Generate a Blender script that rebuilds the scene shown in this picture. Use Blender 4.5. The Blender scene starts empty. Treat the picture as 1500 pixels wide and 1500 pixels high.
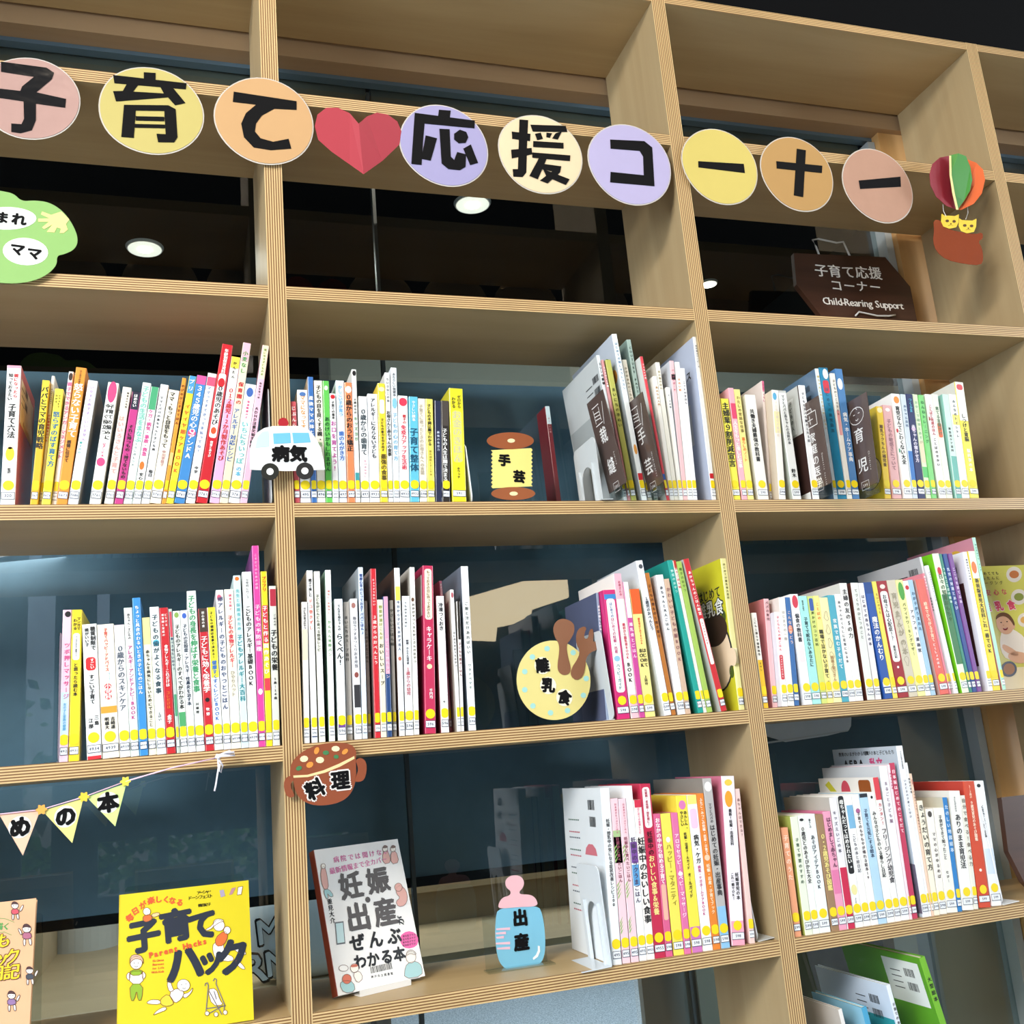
import bpy, math, random, re
import numpy as np
from mathutils import Matrix, Vector
random.seed(5)
scn = bpy.context.scene
COL = scn.collection
# ------------------------------------------------------------------ camera
CAM = np.array([-0.14119778, -1.62334863, -0.0527601]); FOC = 1516.397
AX = np.array([-0.24682467509241543, -0.30625554402968796, -0.0482521748094158])
def _rot(a):
    th = np.linalg.norm(a); k = a / th
    K = np.array([[0, -k[2], k[1]], [k[2], 0, -k[0]], [-k[1], k[0], 0]])
    return np.eye(3) + math.sin(th) * K + (1 - math.cos(th)) * K @ K
RC = _rot(AX) @ np.array([[1, 0, 0], [0, 0, -1], [0, 1, 0]], float)
cd = bpy.data.cameras.new('camera'); cam = bpy.data.objects.new('camera', cd); COL.objects.link(cam)
cd.sensor_width = 36; cd.sensor_fit = 'HORIZONTAL'; cd.lens = FOC * 36 / 1500; cd.clip_start = 0.02; cd.clip_end = 200
mw = Matrix.Identity(4)
for i in range(3):
    mw[i][0] = RC[0][i]; mw[i][1] = -RC[1][i]; mw[i][2] = -RC[2][i]; mw[i][3] = CAM[i]
cam.matrix_world = mw; scn.camera = cam
def ray(u, v):
    return RC.T @ np.array([(u - 750) / FOC, (v - 750) / FOC, 1.0])
def hit(u, v, p0, n):
    d = ray(u, v); p0 = np.array(p0); n = np.array(n)
    return CAM + d * (((p0 - CAM) @ n) / (d @ n))
def ony(u, v, y): return hit(u, v, (0, y, 0), (0, 1, 0))
def onz(u, v, z): return hit(u, v, (0, 0, z), (0, 0, 1))
def xat(u, y, z):          # x of the point on the line (y, z) seen at image column u
    a, b = RC[0], RC[2]; k = (u - 750) / FOC; c = a - k * b
    return CAM[0] - (c[1] * (y - CAM[1]) + c[2] * (z - CAM[2])) / c[0]
# ------------------------------------------------------------------ world, lights, exposure
w = bpy.data.worlds.new('world'); scn.world = w; w.use_nodes = True
wn = w.node_tree.nodes; wl = w.node_tree.links
bg = wn['Background']; tc = wn.new('ShaderNodeTexCoord'); sx = wn.new('ShaderNodeSeparateXYZ'); rp = wn.new('ShaderNodeValToRGB')
wl.new(tc.outputs['Generated'], sx.inputs[0]); wl.new(sx.outputs[2], rp.inputs[0]); wl.new(rp.outputs[0], bg.inputs[0])
rp.color_ramp.elements[0].position = 0.0; rp.color_ramp.elements[0].color = (.20, .22, .22, 1)
rp.color_ramp.elements[1].position = 0.25; rp.color_ramp.elements[1].color = (.56, .74, 1.0, 1)
bg.inputs[1].default_value = 1.5
scn.view_settings.view_transform = 'Standard'; scn.view_settings.look = 'None'
scn.view_settings.exposure = 0.33; scn.view_settings.gamma = 1.0; scn.view_settings.use_curve_mapping = False
def spot(name, loc, to, energy, ang, blend, col, size=.05):
    l = bpy.data.lights.new(name, 'SPOT'); l.energy = energy; l.spot_size = math.radians(ang); l.spot_blend = blend
    l.color = col; l.shadow_soft_size = size
    o = bpy.data.objects.new(name, l); COL.objects.link(o); o.location = loc
    o.rotation_euler = (Vector(to) - Vector(loc)).to_track_quat('-Z', 'Y').to_euler(); return o
def area(name, loc, to, energy, sx_, sy_, col):
    l = bpy.data.lights.new(name, 'AREA'); l.shape = 'RECTANGLE'; l.size = sx_; l.size_y = sy_; l.energy = energy; l.color = col
    o = bpy.data.objects.new(name, l); COL.objects.link(o); o.location = loc
    o.rotation_euler = (Vector(to) - Vector(loc)).to_track_quat('-Z', 'Y').to_euler(); return o
WARM = (1.0, .86, .68)
spot('spotlight', (.75, -1.25, 2.5), (.75, .0, .55), 46, 66, .35, WARM)
spot('spotlight', (-.45, -1.35, 2.5), (-.2, .0, .2), 18, 62, .5, WARM)
spot('spotlight', (1.9, -1.35, 2.5), (1.65, .0, .2), 27, 62, .5, WARM)
area('daylight', (-3.6, -2.6, .9), (.5, 0, -.1), 125, 2.4, 2.2, (.86, .94, 1.0))
area('work_lamp', (.4, 1.15, .34), (.5, 1.0, -1), 16, 2.6, .5, (1, .95, .86))  # added fill light, hidden behind the screen, brightens the bench and platform
area('daylight', (6.3, -2.8, 1.2), (.9, 0, .1), 190, 2.2, 2.0, (.88, .95, 1.0))  # added fill from the far right to lift the jamb and pale panel
area('uplight', (1.3, 1.2, .5), (1.5, 2.1, 1.45), 9, 1.6, .2, (1, .97, .9))  # added light hidden behind the screen, only there to brighten the soffit beam
area('work_lamp', (1.6, 2.6, .25), (1.6, 2.9, -1), 34, 2.0, .5, (.95, .97, 1))  # second added fill out of sight behind the screen, for the far carpet
area('ceiling_panel', (-2.6, -3.2, 2.5), (-1.2, -1.6, -1.1), 330, 1.6, 1.6, (1.0, .95, .88))  # added unseen light; its bounce off the floor lifts the shelf undersides
sl = bpy.data.lights.new('sun', 'SUN'); sl.energy = 11; sl.angle = .01; so_ = bpy.data.objects.new('sun', sl); COL.objects.link(so_); so_.rotation_euler = (math.radians(28), math.radians(12), 0)
# ------------------------------------------------------------------ colours and materials
def lin(h):
    h = h.lstrip('#'); h = ''.join(x * 2 for x in h) if len(h) == 3 else h; c = [int(h[i:i + 2], 16) / 255 for i in (0, 2, 4)]
    return tuple(x / 12.92 if x <= .04045 else ((x + .055) / 1.055) ** 2.4 for x in c) + (1,)
MATS = {}
def mat(hexc, rough=.45, coat=0.0, noise=.04, metal=0.0, key=''):
    k = (hexc, rough, coat, noise, metal, key)
    if k in MATS: return MATS[k]
    m = bpy.data.materials.new('mat_' + hexc.strip('#') + key); m.use_nodes = True
    n = m.node_tree.nodes; l = m.node_tree.links; b = n['Principled BSDF']
    c = lin(hexc)
    b.inputs['Roughness'].default_value = rough; b.inputs['Coat Weight'].default_value = coat
    b.inputs['Coat Roughness'].default_value = .12; b.inputs['Specular IOR Level'].default_value = .15 if key == '' and max(c[:3]) < .012 else .5; b.inputs['Metallic'].default_value = metal
    if noise:
        t = n.new('ShaderNodeTexCoord'); q = n.new('ShaderNodeTexNoise'); q.inputs['Scale'].default_value = 35; q.inputs['Detail'].default_value = 3
        x = n.new('ShaderNodeMix'); x.data_type = 'RGBA'; x.inputs[6].default_value = tuple(v * (1 - noise) for v in c[:3]) + (1,)
        x.inputs[7].default_value = tuple(min(1, v * (1 + noise)) for v in c[:3]) + (1,)
        l.new(t.outputs['Object'], q.inputs['Vector']); l.new(q.outputs[0], x.inputs[0]); l.new(x.outputs[2], b.inputs['Base Color'])
    else: b.inputs['Base Color'].default_value = c
    MATS[k] = m; return m
def ply_edge(axis):
    m = bpy.data.materials.new('plywood_edge_' + axis); m.use_nodes = True
    n = m.node_tree.nodes; l = m.node_tree.links; b = n['Principled BSDF']; b.inputs['Roughness'].default_value = .5
    t = n.new('ShaderNodeTexCoord'); wv = n.new('ShaderNodeTexWave'); wv.wave_type = 'BANDS'; wv.bands_direction = axis
    wv.inputs['Scale'].default_value = 78; wv.inputs['Distortion'].default_value = 0; wv.inputs['Detail'].default_value = 2; wv.inputs['Detail Scale'].default_value = .3
    mp = n.new('ShaderNodeMapping'); s = [1, 1, 1]
    r = n.new('ShaderNodeValToRGB'); e = r.color_ramp.elements
    e[0].position = .20; e[0].color = lin('#6b4423'); e[1].position = .5; e[1].color = lin('#cfa668')
    e2 = r.color_ramp.elements.new(.95); e2.color = lin('#dcb980')
    l.new(t.outputs['Object'], wv.inputs['Vector']); l.new(wv.outputs[0], r.inputs[0])
    ns = n.new('ShaderNodeTexNoise'); ns.inputs['Scale'].default_value = 60; ns.inputs['Detail'].default_value = 4
    mp.inputs['Scale'].default_value = (.15, 1, 2) if axis == 'Z' else (2, 1, .1)
    l.new(t.outputs['Object'], mp.inputs[0]); l.new(mp.outputs[0], ns.inputs['Vector'])
    x = n.new('ShaderNodeMix'); x.data_type = 'RGBA'; x.blend_type = 'MULTIPLY'; x.inputs[0].default_value = .35
    l.new(r.outputs[0], x.inputs[6]); l.new(ns.outputs[0], x.inputs[7]); 
    g = n.new('ShaderNodeGamma'); g.inputs[1].default_value = .85
    l.new(x.outputs[2], g.inputs[0]); l.new(g.outputs[0], b.inputs['Base Color'])
    return m
def wood(name, c1, c2, direction, rough=.42, scale=9, bump=.05):
    m = bpy.data.materials.new(name); m.use_nodes = True
    n = m.node_tree.nodes; l = m.node_tree.links; b = n['Principled BSDF']; b.inputs['Roughness'].default_value = rough
    t = n.new('ShaderNodeTexCoord'); mp = n.new('ShaderNodeMapping'); ns = n.new('ShaderNodeTexNoise')
    mp.inputs['Scale'].default_value = {'X': (.08, 1, 1), 'Y': (1, .08, 1), 'Z': (1, 1, .06)}[direction]
    ns.inputs['Scale'].default_value = scale; ns.inputs['Detail'].default_value = 6; ns.inputs['Roughness'].default_value = .6
    ns.inputs['Distortion'].default_value = .6
    r = n.new('ShaderNodeValToRGB'); r.color_ramp.elements[0].position = .3; r.color_ramp.elements[0].color = lin(c1)
    r.color_ramp.elements[1].position = .7; r.color_ramp.elements[1].color = lin(c2)
    l.new(t.outputs['Object'], mp.inputs[0]); l.new(mp.outputs[0], ns.inputs['Vector']); l.new(ns.outputs[0], r.inputs[0]); l.new(r.outputs[0], b.inputs['Base Color'])
    bp = n.new('ShaderNodeBump'); bp.inputs['Strength'].default_value = bump; l.new(ns.outputs[0], bp.inputs['Height']); l.new(bp.outputs[0], b.inputs['Normal'])
    return m
def glass_mat(name, tint, facing=.06, rough=.01, blend=.35):
    m = bpy.data.materials.new(name); m.use_nodes = True
    n = m.node_tree.nodes; l = m.node_tree.links; n.remove(n['Principled BSDF'])
    tr = n.new('ShaderNodeBsdfTransparent'); tr.inputs[0].default_value = lin(tint)
    gl = n.new('ShaderNodeBsdfGlossy'); gl.inputs['Roughness'].default_value = rough
    f = n.new('ShaderNodeFresnel'); f.inputs['IOR'].default_value = 1.55 + facing
    mx = n.new('ShaderNodeMixShader'); gm = n.new('ShaderNodeNewGeometry'); sb = n.new('ShaderNodeMath'); sb.operation = 'SUBTRACT'; sb.inputs[0].default_value = 1.0; ml = n.new('ShaderNodeMath'); ml.operation = 'MULTIPLY'
    l.new(gm.outputs['Backfacing'], sb.inputs[1]); l.new(f.outputs[0], ml.inputs[0]); l.new(sb.outputs[0], ml.inputs[1]); l.new(ml.outputs[0], mx.inputs[0]); l.new(tr.outputs[0], mx.inputs[1]); l.new(gl.outputs[0], mx.inputs[2])
    l.new(mx.outputs[0], n['Material Output'].inputs[0]); return m
def emit(name, hexc, s):
    m = bpy.data.materials.new(name); m.use_nodes = True; n = m.node_tree.nodes; b = n['Principled BSDF']
    b.inputs['Emission Color'].default_value = lin(hexc); b.inputs['Emission Strength'].default_value = s
    b.inputs['Base Color'].default_value = lin(hexc); return m
PE_H = ply_edge('Z'); PE_V = ply_edge('X')
BIRCH_X = wood('birch_face_x', '#ab9064', '#c0a67a', 'X'); BIRCH_Z = wood('birch_face_z', '#a28c68', '#b5a17c', 'Z')
OAKWALL = wood('oak_lining', '#a08362', '#b39674', 'X'); WALNUT = wood('dark_walnut', '#2c1a12', '#4b2f22', 'X', .35, 14)
CARDS = .4
# ------------------------------------------------------------------ mesh builder
def basis(o=(0, 0, 0), ex=(1, 0, 0), ez=(0, 0, 1)):
    ex = np.array(ex, float); ex /= np.linalg.norm(ex); ez = np.array(ez, float); ez -= ex * (ez @ ex); ez /= np.linalg.norm(ez)
    return np.array(o, float), ex, ez, np.cross(ez, ex)      # normal ey = ez x ex points away (+y) for the front plane
class MB:
    def __init__(s): s.v = []; s.f = []; s.m = []; s.mats = []
    def mi(s, m):
        if m not in s.mats: s.mats.append(m)
        return s.mats.index(m)
    def add(s, vs, fs, m):
        b = len(s.v); k = s.mi(m); s.v += [tuple(map(float, p)) for p in vs]; s.f += [tuple(b + i for i in f) for f in fs]; s.m += [k] * len(fs)
    def box(s, a, b, m, mf=None):       # mf: material of the front (-y) face
        x0, y0, z0 = a; x1, y1, z1 = b
        vs = [(x0, y0, z0), (x1, y0, z0), (x1, y1, z0), (x0, y1, z0), (x0, y0, z1), (x1, y0, z1), (x1, y1, z1), (x0, y1, z1)]
        s.add(vs, [(0, 3, 2, 1), (4, 5, 6, 7), (1, 2, 6, 5), (2, 3, 7, 6), (3, 0, 4, 7)], m); s.add(vs[:2] + vs[4:6], [(0, 1, 3, 2)], mf or m)
    def prism(s, pts, t, m, B=None, lift=0.0, back=True):    # pts 2-D in basis plane; front at lift towards viewer, thickness t behind it
        o, ex, ez, ey = B or basis(); n = len(pts)
        A = sum(pts[i][0] * pts[(i + 1) % n][1] - pts[(i + 1) % n][0] * pts[i][1] for i in range(n))
        if A < 0: pts = pts[::-1]
        fr = [o + ex * p[0] + ez * p[1] - ey * lift for p in pts]
        if t <= 0: s.add(fr, [tuple(range(n))], m); return
        bk = [p + ey * t for p in fr]
        fs = [tuple(range(n)), tuple(range(2 * n - 1, n - 1, -1))] + [(i, n + i, n + (i + 1) % n, (i + 1) % n) for i in range(n)]
        s.add(fr + bk, fs, m)
    def tube(s, pts, r, m, k=6, cap=True):
        pts = [np.array(p, float) for p in pts]; n = len(pts); vs = []; 
        for i, p in enumerate(pts):
            d = pts[min(i + 1, n - 1)] - pts[max(i - 1, 0)]; d /= (np.linalg.norm(d) + 1e-9)
            a = np.cross(d, (0, 0, 1)) if abs(d[2]) < .9 else np.cross(d, (1, 0, 0)); a /= np.linalg.norm(a); b = np.cross(d, a)
            rr = r[i] if isinstance(r, (list, tuple)) else r
            vs += [p + rr * (a * math.cos(t) + b * math.sin(t)) for t in [2 * math.pi * j / k for j in range(k)]]
        fs = [(i * k + j, i * k + (j + 1) % k, (i + 1) * k + (j + 1) % k, (i + 1) * k + j) for i in range(n - 1) for j in range(k)]
        if cap: fs += [tuple(range(k))[::-1], tuple((n - 1) * k + j for j in range(k))]
        s.add(vs, fs, m)
    def text(s, ch, B, cx, cz, size, m, lift, bold=0.0, angle=0.0, sx=1.0):
        vs, ts = glyph(ch)
        if not len(vs): return
        o, ex, ez, ey = B; ca, sa = math.cos(angle), math.sin(angle)
        offs = [(0, 0)] if not bold else ([(-bold, -bold * .5), (bold, bold * .5)] if bold < .042 else [(math.cos(t) * bold, math.sin(t) * bold) for t in ([.4, 1.97, 3.54, 5.11] if bold < .05 else [.39 + .785 * i for i in range(8)])])
        k = s.mi(m)
        for q, (dx, dz) in enumerate(offs):
            a = (vs[:, 0] + dx) * size * sx; c = (vs[:, 1] + dz) * size
            X = cx + a * ca - c * sa; Z = cz + a * sa + c * ca
            P = o + X[:, None] * ex + Z[:, None] * ez - ey * (lift + q * 2e-5)
            b = len(s.v); s.v += list(map(tuple, P.tolist())); s.f += [(b + i, b + j, b + l) for i, j, l in ts]; s.m += [k] * len(ts)
    def build(s, name, parent=None, smooth=False, loc=None, origin=True):
        v = np.array(s.v, float)
        me = bpy.data.meshes.new(name)
        o0 = np.zeros(3)
        if loc is not None: o0 = np.array(loc, float); v = v - o0
        me.from_pydata(v.tolist(), [], s.f); me.polygons.foreach_set('material_index', s.m)
        for m in s.mats: me.materials.append(m)
        if smooth: me.polygons.foreach_set('use_smooth', [True] * len(me.polygons))
        me.update(); o = bpy.data.objects.new(name, me); COL.objects.link(o); o.location = o0
        if parent is not None: o.parent = parent
        return o
def empty(name, loc=(0, 0, 0), rot=(0, 0, 0)):
    o = bpy.data.objects.new(name, None); COL.objects.link(o); o.location = loc; o.rotation_euler = rot; o.empty_display_size = .02; return o
def tag(o, label=None, cat=None, group=None, kind=None):
    if label: o['label'] = label
    if cat: o['category'] = cat
    if group: o['group'] = group
    if kind: o['kind'] = kind
    return o
GL = {}
def warm(chars):
    objs = []
    for ch in sorted(set(chars)):
        if ch in GL or ch in ' \n': continue
        c = bpy.data.curves.new('g', 'FONT'); c.body = '︱' if ch == '|' else ch; c.size = 1; c.resolution_u = 2; c.align_x = 'CENTER'
        o = bpy.data.objects.new('g', c); COL.objects.link(o); objs.append((ch, o))
    if not objs: return
    bpy.context.view_layer.update(); dg = bpy.context.evaluated_depsgraph_get()
    for ch, o in objs:
        me = bpy.data.meshes.new_from_object(o.evaluated_get(dg)); me.calc_loop_triangles()
        v = np.array([p.co[:2] for p in me.vertices]) if len(me.vertices) else np.zeros((0, 2))
        if len(v):
            v[:, 0] -= (v[:, 0].min() + v[:, 0].max()) / 2
            if ord(ch) > 0x2e00 or ch in '・|': v[:, 1] -= .36
            else: v[:, 1] -= .34
        GL[ch] = (v, [tuple(t.vertices) for t in me.loop_triangles])
        c = o.data; bpy.data.objects.remove(o); bpy.data.curves.remove(c); bpy.data.meshes.remove(me)
def glyph(ch):
    if ch == ' ': return np.zeros((0, 2)), []
    if ch not in GL: warm(ch)
    return GL[ch]
def circ(cx, cz, rx, rz=None, n=28, a=0.0):
    rz = rz or rx; c, s = math.cos(a), math.sin(a)
    return [(cx + rx * math.cos(t) * c - rz * math.sin(t) * s, cz + rx * math.cos(t) * s + rz * math.sin(t) * c) for t in [2 * math.pi * i / n for i in range(n)]]
def rrect(x0, z0, x1, z1, r, n=4):
    out = []
    for cx, cz, a0 in ((x1 - r, z1 - r, 0), (x0 + r, z1 - r, 90), (x0 + r, z0 + r, 180), (x1 - r, z0 + r, 270)):
        for i in range(n + 1):
            t = math.radians(a0 + 90 * i / n); out.append((cx + r * math.cos(t), cz + r * math.sin(t)))
    return out
class Crop:       # coordinates read in an enlarged crop of the photograph, taken to a plane of the scene
    def __init__(s, ox, oy, k, B): s.ox, s.oy, s.k, s.B = ox, oy, k, B
    def __call__(s, x, y):
        o, ex, ez, ey = s.B; p = hit(s.ox + x / s.k, s.oy + y / s.k, o, ey) - o; return (p @ ex, p @ ez)
    def L(s, pts): return [s(*p) for p in pts]
    def E(s, cx, cy, rx, ry, n=24, a=0): return s.L(circ(cx, cy, rx, ry, n, a))
def smoothpoly(pts, it=2):
    for _ in range(it):
        q = []
        for i in range(len(pts)):
            a = pts[i]; b = pts[(i + 1) % len(pts)]
            q += [(a[0] * .75 + b[0] * .25, a[1] * .75 + b[1] * .25), (a[0] * .25 + b[0] * .75, a[1] * .25 + b[1] * .75)]
        pts = q
    return pts
def stroke(pts, wd, B, mb, m, lift, k=1):    # flat ink line through 2-D points
    for a, b in zip(pts, pts[1:]):
        d = np.array(b) - np.array(a); L = np.linalg.norm(d) + 1e-9; d = d / L; nn = np.array([-d[1], d[0]]) * wd / 2; e = d * wd * .3
        mb.prism([tuple(np.array(a) - nn - e), tuple(np.array(b) - nn + e), tuple(np.array(b) + nn + e), tuple(np.array(a) + nn - e)], 0, m, B, lift)
ORD = ['', 'first', 'second', 'third', 'fourth', 'fifth', 'sixth', 'seventh', 'eighth', 'ninth', 'tenth', 'eleventh', 'twelfth']
NAMES = [('white', '#f1f1ee'), ('cream', '#efe7d0'), ('yellow', '#f0d62e'), ('pale yellow', '#f2e98c'), ('orange', '#e78a3c'), ('red', '#c4202c'), ('dark red', '#84222a'), ('pink', '#e9a3b4'), ('pale pink', '#f1cdd2'), ('magenta', '#cf3f86'), ('blue', '#3f7fc0'), ('pale blue', '#bcd7ea'), ('navy', '#26345c'), ('teal', '#2f9c9c'), ('pale green', '#c6e2c0'), ('green', '#5cb560'), ('lime green', '#8ccb2e'), ('purple', '#7d5a9c'), ('grey', '#9a9a96'), ('black', '#222222'), ('brown', '#8d6a48'), ('turquoise', '#9fdcd8'), ('salmon pink', '#e88070'), ('light grey', '#d2d3d0')]
def cname(h):
    h = h.lstrip('#'); h = ''.join(x * 2 for x in h) if len(h) == 3 else h; a = [int(h[i:i + 2], 16) for i in (0, 2, 4)]
    return min(NAMES, key=lambda n: sum((x - y) ** 2 for x, y in zip(a, [int(n[1][i:i + 2], 16) for i in (1, 3, 5)])))[0]
# ------------------------------------------------------------------ bookcase
PX = [-1.581, -.7905, 0.0, .7905, 1.5835, 2.376]; PW = .030; D = .25
SZ = [1.457, 1.1275, .7525, .376, -.0005, -.3768, -.753, -1.13]; ST = [.019] + [.0235] * 6 + [.0235]
bc = tag(empty('bookcase', (.39, .12, -1.13)), 'tall open birch plywood bookcase with layered edges, filled with library books', 'bookcase')
def wmat(o):
    return (wmat(o.parent) @ o.matrix_parent_inverse @ o.matrix_basis) if o.parent else o.matrix_basis.copy()
def add_part(mb, name, parent, loc, **k):
    o = mb.build(name, None, loc=loc, **k); o.parent = parent; o.matrix_parent_inverse = wmat(parent).inverted(); return o
    o = mb.build(name, None, loc=loc, **k); o.parent = parent; o.matrix_parent_inverse = Matrix.Translation(parent.location).inverted() if parent.type == 'EMPTY' and tuple(parent.rotation_euler) == (0, 0, 0) else parent.matrix_world.inverted(); return o
for x in PX:
    m = MB(); m.box((x, 0, -1.13), (x + PW, D, 1.4575), BIRCH_Z, PE_V); add_part(m, 'post', bc, (x + .015, .12, 0))
for i in range(len(PX) - 1):
    for z, t in zip(SZ[:-1], ST):
        m = MB(); m.box((PX[i] + PW, .0004, z - t), (PX[i + 1], D - .001, z), BIRCH_X, PE_H)
        add_part(m, 'top_board' if z > 1.4 else 'shelf', bc, ((PX[i] + PX[i + 1]) / 2, .12, z - t / 2 - .0005))
# ------------------------------------------------------------------ window wall behind the bookcase
WG = mat('#4a565c', .4, 0, .02); ALU = mat('#a9b4ba', .4, 0, .02, .2); ALUB = mat('#6f8ba0', .3, 0, .02, .5)
DKP = mat('#857c6c', .45, .2)
win = tag(empty('window_1', (.3, .3, 0)), kind='structure')
def wp(name, a, b, m):
    q = MB(); q.box(a, b, m); return add_part(q, name, win, tuple((np.array(a) + np.array(b)) / 2))
wp('header_lining', (-2.2, .258, 1.40), (3.2, .30, 1.457), OAKWALL)
wp('head_rail', (-2.2, .300, 1.391), (3.2, .321, 1.4005), ALUB)
for a, b in ((-2.2, .250), (.262, 1.512), (1.72, 3.2)): wp('fascia_panel', (a, .3285, 1.20), (b, .36, 1.40), DKP)
for x in (1.512, -1.2): wp('window_stile', (x, .29, -1.13), (x + .020, .34, 1.382), ALU)
wp('window_stile', (.249, .318, -1.13), (.256, .334, 1.38), mat('#3d474b', .3, 0, .02, .3))
wp('jamb_lining', (1.534, .275, -1.13), (1.70, .345, 1.40), wood('oak_jamb', '#bb8f58', '#cda46c', 'Z'))
GLS = glass_mat('window_glass', '#dfe8ea', .32)
for a, b in ((-2.2, .2485), (.2565, 1.5115), (1.72, 3.2)):
    wp('window_pane', (a, .322, -1.13), (b, .328, 1.40), GLS)
# dark screen hanging behind the glass
BLK = mat('#0b1014', .25, .5, .15); SCR = mat('#8aa4ba', .5, .12, .12, 0, 'scr')
scr = MB(); scr.box((-2.1, .36, -.245), (1.472, .385, .728), SCR)
so = tag(empty('display_screen', (0, .37, -.245)), 'wide dark glossy screen hanging behind the glass at the back of the bookcase', 'screen')
add_part(scr, 'panel', so, (0, .37, .2))
q = MB(); q.box((-2.1, .352, -.262), (1.472, .39, -.245), BLK); add_part(q, 'bottom_rail', so, (0, .37, -.25))
# ------------------------------------------------------------------ rooms in front and beyond
def struct(name, boxes, loc=(0, 0, 0)):
    q = MB()
    for a, b, m in boxes: q.box(a, b, m)
    o = q.build(name, loc=loc); o['kind'] = 'structure'; return o
def carpet_mat():
    m = mat('#8d98a2', .95, 0, .0, 0, 'carpet'); n = m.node_tree.nodes; l = m.node_tree.links; b = n['Principled BSDF']
    t = n.new('ShaderNodeTexCoord'); q = n.new('ShaderNodeTexNoise'); q.inputs['Scale'].default_value = 140; q.inputs['Detail'].default_value = 4
    r = n.new('ShaderNodeValToRGB'); r.color_ramp.elements[0].position = .35; r.color_ramp.elements[0].color = lin('#6c7883'); r.color_ramp.elements[1].position = .65; r.color_ramp.elements[1].color = lin('#a9b4bd')
    l.new(t.outputs['Object'], q.inputs['Vector']); l.new(q.outputs[0], r.inputs[0]); l.new(r.outputs[0], b.inputs['Base Color'])
    bp = n.new('ShaderNodeBump'); bp.inputs['Strength'].default_value = .5; l.new(q.outputs[0], bp.inputs['Height']); l.new(bp.outputs[0], b.inputs['Normal']); return m
CARPET = carpet_mat(); BLACK = mat('#0a0a0b', .9)
struct('floor', [((-6, -6, -1.2), (7, 9, -1.13), CARPET)])
struct('ceiling', [((-6, -6, 2.60), (7, 9, 2.7), BLACK)])
struct('wall_back', [((-6, 8.9, -1.13), (7, 9, 2.6), mat('#15181b', .8))])
struct('wall_right', [((3.4, .4, -1.13), (3.5, 8.9, 2.6), mat('#2a2d2f', .8))])
struct('wall_left', [((-3.5, .4, -1.13), (-3.4, 8.9, 2.6), mat('#2a2d2f', .8))])
struct('wall_upper', [((-6, .27, 1.4575), (7, .4, 2.6), BLACK)])
# downlights in the dark ceiling of the room beyond
WH = mat('#f4f2ea', .4); LAMP = emit('lamp_glow', '#fff1dc', 14); REF = emit('lamp_reflector', '#fff3e0', 1.3)
for (u, v, ln) in ((212, 362, 'left'), (692, 297, 'middle'), (1038, 414, 'right')):
    p = onz(u, v, 2.598); o = tag(empty('downlight', tuple(p)), {'left': 'round recessed downlight seen through the glass of the left bay, reflector patterned with small facets', 'middle': 'round white recessed downlight seen through the glass of the middle bay', 'right': 'small bright downlight seen low at the left edge of the right bay'}[ln], 'lamp')
    m = MB(); R = .085 if ln != 'right' else .05
    m.tube([p + [0, 0, .0], p + [0, 0, -.012]], [R * 1.08, R * 1.0], WH, 28); add_part(m, 'trim_ring', o, tuple(p))
    m = MB(); m.tube([p + [0, 0, -.0135], p + [0, 0, -.0125]], [R * .94, R * .94], REF, 28); add_part(m, 'reflector', o, tuple(p))
    m = MB(); m.tube([p + [0, 0, -.016], p + [0, 0, -.014]], [R * (.4 if ln != 'right' else .8)] * 2, LAMP, 20); add_part(m, 'bulb', o, tuple(p)); spot('downlight_beam', tuple(p + [0, 0, -.03]), tuple(p + [-.25, -.5, -2]), 70, 110, .6, (1, .93, .84), .06)
PLANK = wood('pale_plank', '#b09a7a', '#c4ae8c', 'X', .4); PLANKD = wood('riser_wood', '#8d7a5e', '#9c8a6b', 'X', .5)
# stepped timber bench beyond the glass
bench = tag(empty('stepped_bench', (1.3, 1.2, -1.13)), 'stepped pale timber bench beyond the glass behind the middle bay', 'bench')
def bp_(name, a, b, m, par): q = MB(); q.box(a, b, m); return add_part(q, name, par, tuple((np.array(a) + np.array(b)) / 2))
bp_('step', (.22, .60, -.485), (1.45, 1.0, -.435), PLANKD, bench); bp_('tread', (.22, .58, -.435), (1.45, 1.02, -.420), PLANK, bench)
bp_('step', (.22, 1.02, -.57), (1.45, 1.5, -.345), PLANKD, bench); bp_('tread', (.22, 1.0, -.345), (1.45, 1.5, -.33), PLANK, bench)
bp_('backboard', (.22, 1.5, -.60), (1.45, 1.54, .1), wood('bench_back', '#9c8664', '#ab9572', 'Z', .5), bench)
for x in (.22, 1.42): bp_('support', (x, .62, -1.13), (x + .03, 1.5, -.485), PLANKD, bench)
for x in (.5, .85, 1.2): bp_('divider', (x, 1.42, -.33), (x + .02, 1.5, -.12), PLANKD, bench)
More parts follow.
